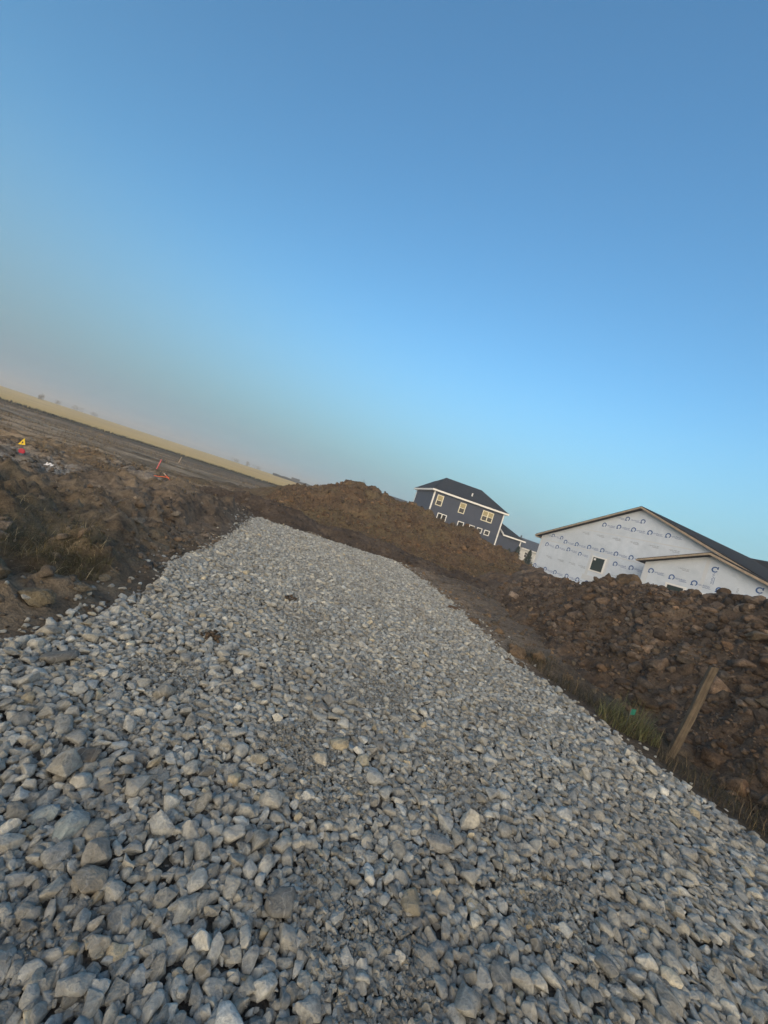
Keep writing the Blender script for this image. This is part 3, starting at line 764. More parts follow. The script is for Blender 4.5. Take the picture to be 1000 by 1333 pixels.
# left dry grass
pts = []
for (cx, cy, r, m) in ((-3.15,3.95,0.45,1700),(-2.75,3.75,0.32,1200),(-3.9,4.4,0.7,1300),(-4.4,5.6,0.9,700),(-3.6,3.2,0.5,500),(-6.2,6.5,1.2,500)):
    a = rg.uniform(0, 2*np.pi, m); q = r * np.sqrt(rg.random(m)); pts.append(np.stack([cx + q*np.cos(a), cy + q*np.sin(a)], -1))
pts = np.concatenate(pts); x, y = pts[:, 0], pts[:, 1]; n = len(x); k = road_in(x, y) < -0.15; x, y = x[k], y[k]; n = len(x)
gr = (fbm(x, y, 0.5, 2, 99) > 0.0)[:, None]
c = np.where(gr, cols(rg, n, (0.058,0.054,0.026)), cols(rg, n, (0.125,0.098,0.044))); c = np.where((rg.random(n) < 0.08)[:, None], cols(rg, n, (0.30,0.25,0.16)), c)
o = blades('grass', x, y, ground_h(x, y) - 0.01, rg.uniform(0.05, 0.19, n), rg.uniform(0.0018, 0.004, n), c, 2.2, rg, 5)
tag(o, 'matted dry grass on the bank left of the drive', 'grass', kind='stuff')
# sparse straw on the pile and far left ground
n = 6000; x = rg.uniform(-6, 8, n); y = rg.uniform(15.5, 24, n); k = fbm(x, y, 2.2, 3, 12) > 0.0; x, y = x[k], y[k]; n = len(x)
o = blades('grass', x, y, np.maximum(ground_h(x, y), pile_h(x, y)) - 0.01, rg.uniform(0.08, 0.26, n), rg.uniform(0.012, 0.02, n), cols(rg, n, (0.082,0.066,0.032)), 1.0, rg, 3)
tag(o, 'thin dry growth on the slope of the reddish soil pile', 'grass', kind='stuff')
n = 22000; y = 9 + 36 * rg.random(n)**1.3; x = -4.5 - rg.random(n) * (10 + y * 0.95); k = (fbm(x, y, 3.0, 3, 14) > -0.02) & (np.hypot((x+8.6)/2.4, (y-9.2)/1.4) > 1); x, y = x[k], y[k]; n = len(x)
o = blades('grass', x, y, ground_h(x, y) - 0.01, rg.uniform(0.05, 0.2, n) * (0.7 + y / 50), rg.uniform(0.010, 0.018, n) * (0.6 + y / 25), cols(rg, n, (0.135,0.100,0.052), 0.45), 1.3, rg, 3)
tag(o, 'thin straw coloured growth over the open ground left of the drive', 'grass', kind='stuff')
n = 9000; tt = rg.random(n); fn = np.array(FIELD_NEAR, float); L = np.linspace(0, 1, len(fn)); x = np.interp(tt, L[1:6]*0+np.linspace(0,1,5), fn[1:6,0]); y = np.interp(tt, np.linspace(0,1,5), fn[1:6,1]) + rg.normal(0, 0.5, n) - 0.4
o = blades('grass', x, y, ground_h(x, y), rg.uniform(0.15, 0.5, n), rg.uniform(0.06, 0.12, n), cols(rg, n, (0.045,0.042,0.022)), 0.8, rg, 3)
tag(o, 'dark fringe of grass along the near edge of the golden field', 'grass', kind='stuff')

# ------------------------------------------------------------------ wooden post
PX, PY = 3.70, 4.10
pz = float(hmax(PX, PY))
def make_post():
    bm = bmesh.new(); rs = random.Random(3); L = 1.20; nseg = 14; rings = []
    prof = [(-.037,-.026),(-.02,-.030),(.02,-.030),(.037,-.026),(.039,.0),(.037,.026),(.02,.030),(-.02,.030),(-.037,.026),(-.039,0)]
    for k in range(nseg + 1):
        t = k / nseg; s = 1.0 - 0.10 * t + 0.02 * math.sin(k * 2.1); ring = []
        for (a, b) in prof:
            ring.append(bm.verts.new((a * s + 0.010 * math.sin(t * 4) + rs.uniform(-.0015, .0015), b * s + rs.uniform(-.0015, .0015), -0.15 + t * L + (0.010 * (a / .037) + rs.uniform(-.006, .006) if k == nseg else 0))))
        rings.append(ring)
    n = len(prof)
    for k in range(nseg):
        for j in range(n): bm.faces.new((rings[k][j], rings[k][(j+1) % n], rings[k+1][(j+1) % n], rings[k+1][j]))
    bm.faces.new(rings[0][::-1]); bm.faces.new(rings[-1])
    for f in bm.faces: f.smooth = False
    me = bpy.data.meshes.new('wooden_post'); bm.to_mesh(me); bm.free()
    return link_mesh('wooden_post', me, M['post'])
o = make_post(); o.location = (PX, PY, pz); o.rotation_euler = (R(-2), R(9.0), R(-14))
tag(o, 'weathered wooden post leaning slightly at the foot of the brown berm', 'post')

# ------------------------------------------------------------------ survey flags and stakes
def pin_flag(loc, h, flag_mb, mat, label, tilt=(0,0)):
    e = empty('pin_flag', loc); e.rotation_euler = (tilt[0], tilt[1], 0)
    w = MB(); w.tube([(0,0,-0.05),(0,0,h*0.5),(0.004,0,h)], 0.0035, 6); w.build('wire', M['steel'], e, True)
    flag_mb.build('flag', mat, e)
    return tag(e, label, 'marker flag', 'marker flags')
f = MB()   # folded ribbon standing as an open triangle
zb = 0.29; tri = [(-0.085,0,zb),(0.085,0,zb+0.03),(0.025,0,zb+0.185)]
inn = [(-0.028,0,zb+0.04),(0.04,0,zb+0.055),(0.018,0,zb+0.115)]
for k in range(3):
    k2 = (k + 1) % 3
    f.prism([tri[k], tri[k2], inn[k2], inn[k]], (0, 0.012, 0))
gz = float(ground_h(-8.95, 9.4))
pin_flag((-8.95, 9.4, gz), 0.40, f, M['yellow'], 'yellow triangular marker flag on a wire, above the red one')
f = MB()
f.prism([(0,0,0.08),(0.10,0.01,0.085),(0.115,0.03,0.135),(0.09,0.01,0.195),(0.02,0,0.20),(-0.02,-0.01,0.14)], (0.004, 0.008, 0))
pin_flag((-8.86, 9.30, float(ground_h(-8.86, 9.3))), 0.20, f, M['red'], 'small red marker flag below the yellow triangular one')
f = MB()
f.prism([(0,0,0.20),(0.068,0.01,0.205),(0.070,0.012,0.27),(0.002,0,0.265)], (0.0, 0.003, 0))
pin_flag((3.36, 4.36, float(hmax(3.36, 4.36))), 0.275, f, M['teal'], 'small teal marker flag sticking out of the green weed')

def stake(base, top, w, mat, label, tip=None):
    e = empty('survey_stake', base); d = Vector(top) - Vector(base)
    m = MB(); a = Vector((0,0,0)) - d.normalized() * 0.06
    m.bar(a, d, w, w * 0.45); m.build('stake_body', mat, e, bevel=0.003)
    if tip:
        m = MB(); m.bar(d * 0.80, d * 1.01, w * 1.12, w * 0.55); m.build('stake_tip', tip, e)
    return tag(e, label, 'survey stake', 'survey stakes on the open ground')
def gp(x, y, dz=0.0): return (x, y, float(top_h(x, y)) + dz)
b = gp(-10.95, 18.3); stake(b, (b[0] + 0.10, b[1], b[2] + 0.62), 0.060, M['pink'], 'pink painted survey stake standing upright near the pale track')
b = gp(-18.9, 34.5, 0.05); stake(b, (b[0] + 0.10, b[1], b[2] + 0.55), 0.085, M['stake_wood'], 'faint pale survey stake standing beyond the pink one')
b = gp(-6.25, 11.5, 0.05); stake(b, (b[0] - 0.34, b[1] - 0.06, b[2] + 0.22), 0.035, M['orange'], 'orange survey stake leaning over with a pale top', M['stake_wood'])
b = gp(-6.55, 11.05, 0.10); stake(b, (b[0] + 0.34, b[1] + 0.05, b[2] + 0.07), 0.035, M['orange'], 'orange survey stake lying almost flat on the clods')

# white scrap
m = MB(); rs = random.Random(5)
gz = float(ground_h(-8.08, 9.3))
xs = [-0.09,-0.055,-0.02,0.015,0.05,0.09]
zz = [[0.01+rs.uniform(0,0.035) for _ in xs], [0.05+rs.uniform(0,0.03) for _ in xs], [0.08+rs.uniform(0,0.04) for _ in xs]]
yv = [-0.03, 0.01, 0.04]
for i in range(5):
    for j in range(2):
        if (i, j) in ((1, 1), (3, 0)): continue
        m.prism([(xs[i], yv[j]+rs.uniform(-.01,.01), zz[j][i]), (xs[i+1], yv[j], zz[j][i+1]), (xs[i+1], yv[j+1], zz[j+1][i+1]), (xs[i], yv[j+1], zz[j+1][i])], (0, 0.004, 0.004))
o = m.build('paper_scrap', M['paper']); o.location = (-8.08, 9.3, gz)
tag(o, 'crumpled white scrap lying on the pale dusty ground', 'scrap')

# ------------------------------------------------------------------ slate blue house
def window(parent, x0, x1, z0, z1, y, t=0.09, cols=1, rows=2, pane='glass', blind=False, proud=0.05, frame='trim'):
    """frame on the wall plane y facing -y"""
    m = MB()
    m.box(x0, x1, y - proud, y + 0.02, z0, z0 + t); m.box(x0, x1, y - proud, y + 0.02, z1 - t, z1)
    m.box(x0, x0 + t, y - proud, y + 0.02, z0 + t, z1 - t); m.box(x1 - t, x1, y - proud, y + 0.02, z0 + t, z1 - t)
    for c in range(1, cols):
        xc = x0 + (x1 - x0) * c / cols; m.box(xc - t*0.6, xc + t*0.6, y - proud, y + 0.02, z0 + t, z1 - t)
    zc = (z0 + z1) / 2
    if rows == 2:
        for c in range(cols):
            xa = x0 + (x1 - x0) * c / cols + (t if c == 0 else t*0.6); xb = x0 + (x1 - x0) * (c + 1) / cols - (t if c == cols - 1 else t*0.6)
            m.box(xa, xb, y - proud + 0.006, y + 0.02, zc - t*0.4, zc + t*0.4)
    w = m.build('window', M[frame], parent)
    g = MB(); g.box(x0 + t*0.5, x1 - t*0.5, y - 0.014, y + 0.01, z0 + t*0.5, z1 - t*0.5); g.build('pane', M[pane], w)
    if blind:
        b = MB(); b.box(x0 + t, x1 - t, y - 0.020, y - 0.016, zc + (z1 - z0) * 0.06, z1 - t); b.build('blind', M['cream'], w)
    return w

def hip(mb, x0, x1, y0, y1, ze, rx0, rx1, ry, zr):
    A, B, C_, D = (x0,y0,ze),(x1,y0,ze),(x1,y1,ze),(x0,y1,ze); P, Q = (rx0,ry,zr),(rx1,ry,zr)
    mb.poly([A,B,Q,P]); mb.poly([C_,D,P,Q]); mb.poly([D,A,P]); mb.poly([B,C_,Q]); mb.poly([D,C_,B,A])

BH = empty('blue_house', (5.75, 52.6, 0.55), R(12))
tag(BH, 'two storey slate blue house with dark hip roof and white trim behind the soil pile', 'house')
W_, D_ = 11.0, 8.6; EZ = 5.95          # eave height above the empty
m = MB(); m.box(0, W_, 0, D_, -0.6, EZ); m.build('wall', M['siding'], BH)
m = MB(); m.box(0, W_, 0, D_, 0, 0)
rf = MB(); hip(rf, -0.42, W_ + 0.42, -0.42, D_ + 0.42, EZ + 0.18, 2.5, W_ - 2.5, 4.3, EZ + 2.75)
# lower ridge running to the back
a0, a1 = -0.41, 4.6
E2 = EZ + 0.175
A, B, C_, D = (a0, 1.0, E2), (a1, 1.0, E2), (a1, 9.4, E2), (a0, 9.4, E2); P, Q = (1.95, 3.0, EZ + 2.12), (1.95, 7.2, EZ + 2.12)
rf.poly([A, B, P]); rf.poly([B, C_, Q, P]); rf.poly([C_, D, Q]); rf.poly([D, A, P, Q]); rf.poly([D, C_, B, A])
roof = rf.build('roof', M['shingle'], BH)
m = MB(); m.tube([(5.9, 1.2, EZ + 0.9), (5.9, 1.2, EZ + 1.45)], 0.10, 10); m.build('vent_pipe', M['trim'], roof)
m = MB()
m.box(-0.45, W_ + 0.45, -0.45, -0.40, EZ - 0.06, EZ + 0.17); m.box(-0.45, W_ + 0.45, D_ + 0.40, D_ + 0.45, EZ - 0.06, EZ + 0.17)
m.box(-0.45, -0.40, -0.40, D_ + 0.40, EZ - 0.06, EZ + 0.17); m.box(W_ + 0.40, W_ + 0.45, -0.40, D_ + 0.40, EZ - 0.06, EZ + 0.17)
m.build('fascia', M['trim'], BH)
m = MB(); m.box(-0.40, W_ + 0.40, -0.40, D_ + 0.40, EZ - 0.05, EZ - 0.02); m.build('soffit', M['trim'], BH)
for (x0, x1, y0, y1) in ((-0.03, 0.16, -0.03, 0.14), (W_ - 0.16, W_ + 0.03, -0.03, 0.14), (-0.03, 0.14, D_ - 0.14, D_ + 0.03)):
    m = MB(); m.box(x0, x1, y0, y1, -0.5, EZ - 0.06); m.build('corner_board', M['trim'], BH)
wz = 4.82
for xc, w, c in ((1.05, 0.95, 1), (4.55, 0.95, 1), (8.55, 1.75, 2)):
    window(BH, xc - w/2, xc + w/2, wz - 0.74, wz + 0.74, 0, 0.11, c, 2, 'glass', True, 0.05, 'window_cream')
window(BH, 1.35, 2.75, 2.05, 3.2, 0, 0.11, 2, 1); window(BH, 4.55, 5.5, 2.05, 3.0, 0, 0.11, 1, 1)
for xc in (6.75, 8.0, 9.2): window(BH, xc - 0.42, xc + 0.42, 2.25, 3.0, 0, 0.11, 1, 1)
# single storey wing
WX0, WX1, WE = W_ + 0.01, 14.9, 3.05
m = MB(); m.box(WX0, WX1, 0.1, 7.0, -0.6, WE); m.prism([(WX0, 0.1, WE), (WX0, 7.0, WE), (WX0, 3.55, WE + 1.75)], (0.55, 0, 0)); m.build('wing_wall', M['siding'], BH)
rf = MB(); x0, x1 = W_ + 0.62, WX1 + 0.4; y0, y1 = -0.3, 7.4; ry = 3.55; zr = WE + 1.95; ze = WE + 0.14
rf.poly([(x0,y0,ze),(x1,y0,ze),(x1-2.6,ry,zr),(x0,ry,zr)]); rf.poly([(x1,y1,ze),(x0,y1,ze),(x0,ry,zr),(x1-2.6,ry,zr)]); rf.poly([(x1,y0,ze),(x1,y1,ze),(x1-2.6,ry,zr)]); rf.poly([(x0,y0,ze),(x0,ry,zr),(x0,y1,ze)]); rf.poly([(x0,y0,ze),(x0,y1,ze),(x1,y1,ze),(x1,y0,ze)])
rf.build('wing_roof', M['shingle'], BH)
m = MB(); m.box(x0 - 0.05, x1 + 0.04, y0 - 0.05, y0 - 0.003, WE - 0.06, WE + 0.14); m.bar((x0 - 0.04, y0 - 0.02, ze + 0.02), (x0 - 0.04, ry, zr + 0.06), 0.08, 0.22); m.build('wing_fascia', M['trim'], BH)
m = MB(); m.box(WX1 - 0.15, WX1 + 0.03, 0.07, 0.22, -0.5, WE - 0.06); m.build('corner_board', M['trim'], BH)

# neighbours far behind
def small_house(loc, rz, w, d, he, hr, wall, roofm, label, win):
    e = empty('distant_house', loc, rz); tag(e, label, 'house')
    m = MB(); m.box(0, w, 0, d, -0.6, he); m.prism([(0.01, 0.02, he), (0.01, d - 0.02, he), (0.01, d/2, hr - 0.12)], (w - 0.02, 0, 0)); m.build('wall', wall, e)
    rf = MB()
    for s in (0, 1):
        ya, yb = (-0.4, d/2) if s == 0 else (d + 0.4, d/2)
        za = he - 0.4 * (hr - he) / (d/2)
        rf.prism([(-0.35, ya, za), (w + 0.35, ya, za), (w + 0.35, yb, hr), (-0.35, yb, hr)], (0, 0, 0.16))
    r_ = rf.build('roof', roofm, e)
    m = MB(); m.tube([(w*0.22, d*0.4, hr - 0.7), (w*0.22, d*0.4, hr + 0.55)], 0.16, 10); m.build('vent_pipe', M['dark_metal'], r_)
    m = MB(); m.box(-0.38, w + 0.38, -0.46, -0.405, za - 0.08, za + 0.14); m.build('fascia', M['trim'], e)
    for (a, b, c, dd) in win: window(e, a, b, c, dd, 0, 0.12, 1, 2)
    m = MB()
    m.box(-0.05, -0.01, d/2 - 0.5, d/2 + 0.5, he - 1.9, he - 0.5); m.build('side_window', M['glass'], e)
    return e
small_house((31.0, 84, 0.6), R(24), 11, 9, 2.9, 5.0, M['siding_white'], M['shingle_grey'], 'white single storey house with grey roof seen between the blue house and the wrapped house', [(1.2,2.1,0.9,2.2),(4.5,5.6,0.9,2.2),(8,9,0.9,2.2)])
small_house((-4.2, 96, 0.6), R(2), 9.0, 8, 3.4, 5.3, M['siding_white'], M['shingle_grey'], 'white distant house just showing behind the crest left of the blue house', [(1,2,0.9,2.2),(6.5,7.5,0.9,2.2)])

# evergreens
def evergreen(x, y, h, r, label, seed):
    z = float(ground_h(x, y)); e = empty('evergreen_shrub', (x, y, z)); tag(e, label, 'evergreen', 'young evergreens on the lawn')
    m = MB(); m.tube([(0,0,-0.1),(0,0,h*0.8)], [0.05, 0.02], 6); m.build('trunk', M['bark'], e)
    rs = np.random.default_rng(seed); n = 700; t = rs.random(n) ** 0.8; a = rs.uniform(0, 2*np.pi, n); q = r * np.power(1 - t, 0.6) * np.sqrt(rs.uniform(0.25, 1, n)) * (1 + 0.25*np.sin(a*3 + t*9))
    V, F = [], []
    c = np.stack([q*np.cos(a), q*np.sin(a), 0.12 + t*(h - 0.12)], -1); s = 0.10 * (1.2 - 0.6*t)
    dirv = np.stack([np.cos(a)*0.5, np.sin(a)*0.5, np.ones(n)], -1); side = np.stack([-np.sin(a), np.cos(a), np.zeros(n)], -1)
    V = np.stack([c - side*s[:,None]*0.6, c + side*s[:,None]*0.6, c + dirv*s[:,None]*1.8], 1).reshape(-1, 3); F = np.arange(n*3).reshape(-1, 3)
    mesh_np('crown', V, F, M['leaf_dark'], e, smooth=False)
for (x, y, h, r, lab, sd) in ((16.7,49,1.35,0.5,'small dark evergreen in front of the wing of the blue house',1),(17.75,49,2.0,0.55,'narrow dark evergreen at the corner of the blue house wing',2),(19.0,48.2,2.0,0.55,'narrow dark evergreen standing nearest the wrapped house',3)):
    evergreen(x, y, h, r, lab, sd)

# ------------------------------------------------------------------ house wrapped in white sheeting
WH = empty('wrapped_house', (11.87, 28.9, 0.4), math.atan2(-0.917, 0.398))
tag(WH, 'single storey house under construction wrapped in white printed sheeting with black roof', 'house')
EV = 3.1; HW = 6.76; RISE = 2.86; LEN = 17.5; BZ = 0.4
m = MB(); m.box(0, 2*HW, 0, LEN, -0.6, EV); m.prism([(0, 0, EV), (2*HW, 0, EV), (HW, 0, EV + RISE)], (0, LEN, 0)); m.build('wall', M['wrap'], WH)
sl = RISE / HW
def gable_roof(mb, xa, xr_, xb, ze, zr, y0, y1, oh, th=0.16):
    s1 = (zr - ze) / (xr_ - xa); s2 = (zr - ze) / (xb - xr_)
    A = (xa - oh, ze - oh*s1); P = (xr_, zr); B = (xb + oh, ze - oh*s2)
    mb.prism([(A[0], y0, A[1]+0.02), (P[0], y0, P[1]+0.02), (B[0], y0, B[1]+0.02), (B[0], y0, B[1]+th), (P[0], y0, P[1]+th), (A[0], y0, A[1]+th)], (0, y1 - y0, 0))
rf = MB(); gable_roof(rf, 0, HW, 2*HW, EV, EV + RISE, -0.28, LEN + 0.3, 0.35); rf.build('roof', M['shingle_black'], WH)
m = MB()
m.bar((-0.37, -0.30, EV - 0.37*sl + 0.06), (HW, -0.30, EV + RISE + 0.06), 0.05, 0.09); m.bar((HW, -0.30, EV + RISE + 0.07), (2*HW + 0.37, -0.30, EV - 0.37*sl + 0.05), 0.05, 0.10)
m.box(-0.37, -0.30, -0.27, LEN, EV - 0.37*sl - 0.06, EV - 0.37*sl + 0.10)
m.build('rake_board', M['fascia'], WH)
# cross wing behind
CX0, CX1, CY = HW, 24.0, 12.6; CHW = 5.4
m = MB(); m.box(2*HW - 0.01, CX1, CY - CHW, CY + CHW - 0.6, -0.6, EV - 0.01)
m.prism([(CX1 - 0.02, CY - CHW, EV - 0.01), (CX1 - 0.02, CY + CHW, EV - 0.01), (CX1 - 0.02, CY, EV + RISE - 0.1)], (-0.5, 0, 0)); m.build('cross_wall', M['wrap'], WH)
rf = MB(); oh = 0.35; s_ = RISE / CHW; zr = EV + RISE + 0.14
rf.prism([(HW - 0.5, CY - CHW - oh, EV - oh*s_ + 0.02), (HW - 0.5, CY, zr - 0.16), (HW - 0.5, CY + CHW + oh, EV - oh*s_ + 0.02), (HW - 0.5, CY + CHW + oh, EV - oh*s_ + 0.16), (HW - 0.5, CY, zr), (HW - 0.5, CY - CHW - oh, EV - oh*s_ + 0.16)], (CX1 + 0.3 - HW + 0.5, 0, 0))
rf.build('cross_roof', M['shingle_black'], WH)
# front bay with its own low gable
BX0, BXR, BX1, BYF, BE, BR = 8.45, 11.3, 14.15, -1.05, 2.92, 3.90
m = MB(); m.box(BX0, BX1, BYF, -0.002, -0.6, BE); m.prism([(BX0, BYF, BE), (BX1, BYF, BE), (BXR, BYF, BR)], (0, -BYF + 0.0 - 0.002, 0)); m.build('bay_wall', M['wrap'], WH)
rf = MB(); gable_roof(rf, BX0, BXR, BX1, BE, BR, BYF - 0.28, -0.004, 0.32, 0.15); rf.build('bay_roof', M['shingle_black'], WH)
sb = (BR - BE) / (BXR - BX0); m = MB(); yb = BYF - 0.30
m.bar((BX0 - 0.34, yb, BE - 0.34*sb + 0.06), (BXR, yb, BR + 0.06), 0.05, 0.09); m.bar((BXR, yb, BR + 0.06), (BX1 + 0.34, yb, BE - 0.34*sb + 0.05), 0.05, 0.10); m.build('bay_rake_board', M['fascia'], WH)
# windows
W1 = window(WH, 4.53, 5.52, 1.60, 2.60, 0, 0.085, 1, 1, 'glass_green')
m = MB(); m.box(4.68, 4.82, -0.022, -0.016, 2.33, 2.46); m.build('sticker', M['trim'], W1)
window(WH, 9.72, 10.66, 0.9, 2.15, BYF, 0.09, 1, 1, 'glass_green'); window(WH, 11.0, 11.72, 0.9, 2.10, BYF, 0.09, 1, 1, 'glass_green')

# print on the sheeting: open ring emblem followed by a small word
def print_mark(mb, x, z, y, s, vert=False, emblem=True, rs=random, flip=False):
    def T(u, v):
        return (x + (-v if vert else u) , y, z + (-u if vert else v))
    y0 = y
    def quad(u0, u1, v0, v1): mb.poly([T(u0, v0), T(u1, v0), T(u1, v1), T(u0, v1)])
    if emblem:
        n = 16; r0, r1 = 0.105*s, 0.165*s
        for k in range(n - 2):
            a0 = R(-62) + k * 2*math.pi/n; a1 = a0 + 2*math.pi/n; w0 = 0.55 + 0.45*math.sin(k/(n-4)*math.pi)
            ri = r1 - (r1 - r0) * (0.6 + 0.6*w0)
            mb.poly([T(ri*math.cos(a0), ri*math.sin(a0)), T(r1*math.cos(a0), r1*math.sin(a0)), T(r1*math.cos(a1), r1*math.sin(a1)), T(ri*math.cos(a1), ri*math.sin(a1))])
        quad(-0.17*s, -0.02*s, -0.15*s, -0.095*s)
    u = -0.85*s if flip else 0.20*s
    for k in range(9):
        w = rs.uniform(0.035, 0.06)*s; h = rs.choice((0.07, 0.07, 0.10))*s
        st = 0.016*s
        quad(u, u + st, -0.06*s, -0.06*s + h)
        if k % 3: quad(u + st, u + w, 0.01*s - st, 0.01*s)
        if k % 2: quad(u + st, u + w, -0.06*s, -0.06*s + st)
        u += w + 0.02*s
    quad((-0.5 if flip else 0.42)*s, (-0.1 if flip else 0.82)*s, -0.12*s, -0.10*s)
rs = random.Random(9); yf = -0.004
def mark(x, z, y, sc_, vert=False, emblem=True, flip=False):
    mb = MB(); print_mark(mb, x, z, y, sc_, vert, emblem, rs, flip)
    mb.build('printed_mark' if emblem else 'faint_lettering', M['blue_ink'] if emblem else M['grey_ink'], WH)
def marks(z, xs, emblem=True, flip=False, s=0.88):
    for x in xs: mark(x + rs.uniform(-.03, .03), z + rs.uniform(-.02, .02), yf, s, False, emblem, flip)
marks(2.56, (0.70, 1.67, 2.63)); marks(2.44, (6.12, 7.08)); marks(3.26, (1.0, 1.75), True, True, 0.8)
marks(3.06, (2.2, 3.14, 4.1, 5.05, 6.0, 6.95, 7.9)); marks(4.70, (4.65, 5.6, 6.55, 7.5, 8.47)); marks(5.28, (5.99, 6.96), True, True, 0.85)
marks(0.80, (0.2, 1.2, 2.1, 3.1, 4.0, 4.7)); marks(2.50, (3.55,), True, False, 0.8)
marks(3.97, (3.1, 4.2, 5.3, 6.4, 7.5, 8.6), False); marks(1.75, (0.8, 1.8, 2.8, 3.55, 5.9, 6.7, 7.4), False)
yf = BYF - 0.004
for x, z, v in ((8.85,2.52,False),(9.89,2.47,False),(10.91,2.46,False),(11.93,2.43,False),(12.94,2.41,False),(11.54,3.31,True),(13.28,2.86,True)):
    mark(x, z, yf, 0.85, v)
mark(12.55, 2.9, yf, 0.9, True, False); mark(9.9, 3.02, yf, 0.8, False, False)
def strips(y, rects):
    for (xa, xb, za, zb) in rects:
        m = MB(); m.box(xa, xb, y - 0.0025, y + 0.001, za, zb); m.build('seam_tape', M['tape'], WH)
strips(0, ((0.23, 8.4, 2.81, 2.89), (3.0, 10.2, 4.14, 4.20), (-0.003, 0.22, -0.5, EV - 0.1), (4.33, 4.53, 1.3, 2.75), (5.52, 5.70, 1.3, 2.75), (4.2, 5.85, 0.95, 1.29)))
strips(BYF, ((BX0 - 0.003, BX0 + 0.30, -0.5, BE - 0.05), (11.12, 11.28, 2.2, BR - 0.2), (13.95, 14.153, -0.5, BE - 0.05)))

# ------------------------------------------------------------------ things at the far edge of the field
fe = empty('silt_fence', (-38, 172, float(ground_h(-38, 172)))); tag(fe, 'long low black silt fence along the far edge of the golden field', 'fence')
m = MB(); p = MB(); prev = None
for k in range(24):
    x = -14 + k * 1.25; y = -2.0 + 0.18 * k + 0.5*math.sin(k*0.9)
    z = float(ground_h(-38 + x, 172 + y)) - fe.location.z + 0.1
    if prev: m.prism([prev[:3], (x, y, z), (x, y, z + 0.95 + 0.12*math.sin(k*1.7)), (prev[0], prev[1], prev[2] + 0.95 + 0.12*math.sin(k*1.7 - 1.7))], (0, 0.03, 0))
    if k % 2 == 0: p = MB(); p.box(x - 0.04, x + 0.04, y - 0.06, y - 0.002, z - 0.2, z + 1.15); p.build('fence_post', M['bark'], fe)
    prev = (x, y, z)
m.build('fence_fabric', M['black'], fe)
tx, ty = -40.5, 166.0
tr = empty('cargo_trailer', (tx, ty, float(ground_h(tx, ty)) + 0.1), R(8)); tag(tr, 'small dark box trailer parked by the far silt fence', 'trailer')
m = MB(); m.box(-1.9, 1.6, -0.9, 0.9, 0.45, 1.75); m.build('box_body', M['dark_metal'], tr, bevel=0.05)
m = MB(); m.bar((-1.9, 0, 0.5), (-2.9, 0, 0.5), 0.12, 0.12); m.build('drawbar', M['dark_metal'], tr)
for s in (-0.5, 0.4):
    m = MB(); m.tube([(s, -1.08, 0.33), (s, -0.9, 0.33)], 0.33, 16); m.build('wheel', M['rubber'], tr)
def shrub(x, y, h, w, label, seed, name='shrub', cat='shrub'):
    z = float(ground_h(x, y)); e = empty(name, (x, y, z)); tag(e, label, cat, 'misty trees and shrubs along the far field edge')
    rs = np.random.default_rng(seed); m = MB()
    tips = []
    m.tube([(0,0,-0.1),(0.03*h,0,h*0.35),(0.0,0.02*h,h*0.8)], [0.05*h*0.6, 0.03*h*0.6, 0.008*h], 6)
    for k in range(7):
        a = rs.uniform(0, 6.28); l = rs.uniform(0.3, 0.55)*w; zb = rs.uniform(0.2, 0.55)*h; tp = (l*math.cos(a), l*math.sin(a), zb + rs.uniform(0.15, 0.4)*h); tips.append(tp)
        m.tube([(0.02*h,0,zb), tp], [0.02*h*0.6, 0.006*h], 5)
    m.build('trunk', M['bark'], e, True)
    n = 420; ctr = np.array(tips + [(0,0,h*0.8)]); c = ctr[rs.integers(0, len(ctr), n)] + rs.normal(0, 1, (n, 3)) * np.array([w*0.14, w*0.14, h*0.11])
    h_ = h; c[:, 2] = np.where(rs.random(n) < (0.6 if cat == 'shrub' else 0.5), rs.uniform(0, 0.6, n)*h, c[:, 2])
    d1 = rs.normal(size=(n, 3)); d1 /= np.linalg.norm(d1, axis=1)[:, None]; d2 = np.cross(d1, rs.normal(size=(n, 3))); d2 /= np.linalg.norm(d2, axis=1)[:, None]
    s = rs.uniform(0.03, 0.06, n)[:, None]*h
    V = np.stack([c - d1*s, c + d2*s*0.7, c + d1*s, c - d2*s*0.7], 1).reshape(-1, 3)
    mesh_np('crown', V, np.arange(n*4).reshape(-1, 4), M['shrub'], e, smooth=False)
SHR = [(-141,150,3.4,1.6,'narrow misty tree standing alone at the left end of the field','tree'),
       (-158,176,2.6,4.0,'low wide shrub in mist right of the lone narrow tree','shrub'),
       (-150,178,2.9,4.2,'taller rounded shrub in mist, middle of the left clump','shrub'),
       (-143,180,2.5,4.0,'rightmost shrub in mist of the left clump','shrub'),
       (-88,214,3.2,5.0,'broad shrub in mist left of the thin field tree','shrub'),
       (-81,216,3.6,2.2,'thin tree in mist between two broad shrubs','tree'),
       (-76,218,2.8,5.4,'broad shrub in mist nearest the black silt fence','shrub')]
for k, (x, y, h, w, lab, cat) in enumerate(SHR):
    shrub(x, y, h * 0.75, w * 0.8, lab, 40 + k, 'small_tree' if cat == 'tree' else 'shrub', cat)

# ------------------------------------------------------------------ mist
HAZE = 0.0026
hm, nt, b = new_mat('haze')
nt.nodes.remove(b)
pv = N(nt, 'ShaderNodeVolumePrincipled'); pv.inputs['Color'].default_value = (0.78,0.78,0.80,1); pv.inputs['Density'].default_value = HAZE; pv.inputs['Anisotropy'].default_value = 0.1
nt.links.new(pv.outputs[0], nt.nodes['Material Output'].inputs['Volume'])
m = MB(); m.box(-560, 560, -240, 700, -3, 13); o = m.build('haze', hm); tag(o, 'thin ground mist over the fields', 'haze', kind='stuff')

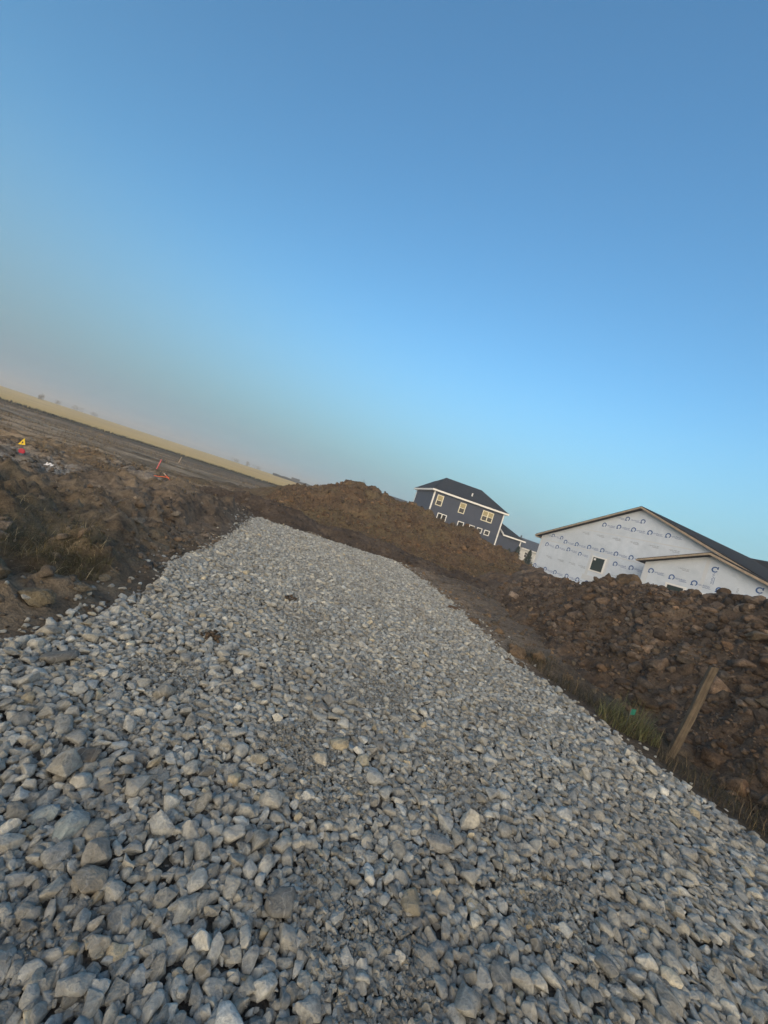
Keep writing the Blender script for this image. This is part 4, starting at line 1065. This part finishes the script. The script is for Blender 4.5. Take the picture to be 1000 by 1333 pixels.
# ------------------------------------------------------------------ light
EXPO = 2.45
SUN_EL, SUN_AZ = 1.5, 192.0       # azimuth clockwise from +Y (the view direction)
w = bpy.data.worlds.new('World'); SC.world = w; w.use_nodes = True; nt = w.node_tree
sky = N(nt, 'ShaderNodeTexSky', sky_type='NISHITA'); sky.sun_disc = False; sky.sun_elevation = R(SUN_EL); sky.sun_rotation = R(SUN_AZ)
sky.air_density = 1.0; sky.dust_density = 0.5; sky.ozone_density = 2.7

def lin(r, g, b):
    f = lambda c: (c/255/12.92 if c < 10 else ((c/255 + 0.055)/1.055)**2.4)
    return tuple(f(c) / (0.15 * 2**EXPO) for c in (r, g, b))
MIST_L, MIST_R = lin(131, 157, 176), lin(149, 199, 218)
FILL_GLOW = (3.3, 2.6, 1.75)
bg = nt.nodes['Background']; bg.inputs['Strength'].default_value = 0.15; 
# a bank of pale mist low in the sky, thicker and greyer towards the fields on the left
tc = N(nt, 'ShaderNodeTexCoord'); sp = N(nt, 'ShaderNodeSeparateXYZ'); nt.links.new(tc.outputs['Generated'], sp.inputs[0])
wx = N(nt, 'ShaderNodeMapRange'); nt.links.new(sp.outputs['X'], wx.inputs['Value'])
for k_, v_ in (('From Min', -0.85), ('From Max', 0.5), ('To Min', 0.0), ('To Max', 1.0)): wx.inputs[k_].default_value = v_
mcol = mixc(nt, MIST_L, MIST_R, wx.outputs[0])
top = N(nt, 'ShaderNodeMapRange'); nt.links.new(wx.outputs[0], top.inputs['Value']); top.inputs['To Min'].default_value = 0.50; top.inputs['To Max'].default_value = 0.44
fz = N(nt, 'ShaderNodeMapRange', interpolation_type='SMOOTHSTEP'); nt.links.new(sp.outputs['Z'], fz.inputs['Value']); fz.inputs['From Min'].default_value = 0.0; nt.links.new(top.outputs[0], fz.inputs['From Max'])
fz.inputs['To Min'].default_value = 0.98; fz.inputs['To Max'].default_value = 0.0
skyt = mixc(nt, sky.outputs[0], (0.90, 1.10, 1.07), 1.0, 'MULTIPLY')
skyc = mixc(nt, skyt, mcol, fz.outputs[0])
# warm fill glow added to the unseen sky behind the camera, lighting the ground
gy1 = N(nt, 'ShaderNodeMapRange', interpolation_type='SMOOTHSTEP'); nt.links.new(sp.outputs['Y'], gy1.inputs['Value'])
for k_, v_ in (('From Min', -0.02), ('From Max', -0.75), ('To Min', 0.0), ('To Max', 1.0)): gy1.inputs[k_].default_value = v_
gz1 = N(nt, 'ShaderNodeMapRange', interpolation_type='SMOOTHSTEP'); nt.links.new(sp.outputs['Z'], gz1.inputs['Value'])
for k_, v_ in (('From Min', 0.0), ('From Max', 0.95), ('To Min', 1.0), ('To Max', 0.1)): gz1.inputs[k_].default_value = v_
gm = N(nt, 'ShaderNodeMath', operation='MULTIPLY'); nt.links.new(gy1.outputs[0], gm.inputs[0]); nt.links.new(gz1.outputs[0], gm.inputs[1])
skyc = mixc(nt, skyc, tuple(v / (0.15 * 2**EXPO) for v in FILL_GLOW), gm.outputs[0])
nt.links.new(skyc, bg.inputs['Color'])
sd = bpy.data.lights.new('sun', 'SUN'); sd.energy = 0.3; sd.angle = R(40); sd.color = (1.0, 0.84, 0.66)
so = bpy.data.objects.new('sun', sd); COL.objects.link(so)
el = R(14); az = R(SUN_AZ); dv = Vector((math.sin(az)*math.cos(el), math.cos(az)*math.cos(el), math.sin(el)))
so.rotation_euler = dv.to_track_quat('Z', 'Y').to_euler()

# ------------------------------------------------------------------ camera
cd = bpy.data.cameras.new('camera'); cam = bpy.data.objects.new('camera', cd); COL.objects.link(cam); SC.camera = cam
cd.sensor_fit = 'VERTICAL'; cd.sensor_height = 34.6; cd.lens = 34.6 * 500 / 1333; cd.clip_start = 0.05; cd.clip_end = 4000
ro = R(18.0); c_, s_ = math.cos(ro), math.sin(ro)
cam.matrix_world = Matrix(((c_, -s_, 0, 0), (0, 0, -1, 0), (s_, c_, 0, 1.5), (0, 0, 0, 1)))

SC.view_settings.view_transform = 'Standard'; SC.view_settings.look = 'None'; SC.view_settings.exposure = EXPO; SC.view_settings.gamma = 1.0
SC.cycles.volume_bounces = 1; SC.cycles.max_bounces = 6; SC.cycles.use_denoising = True
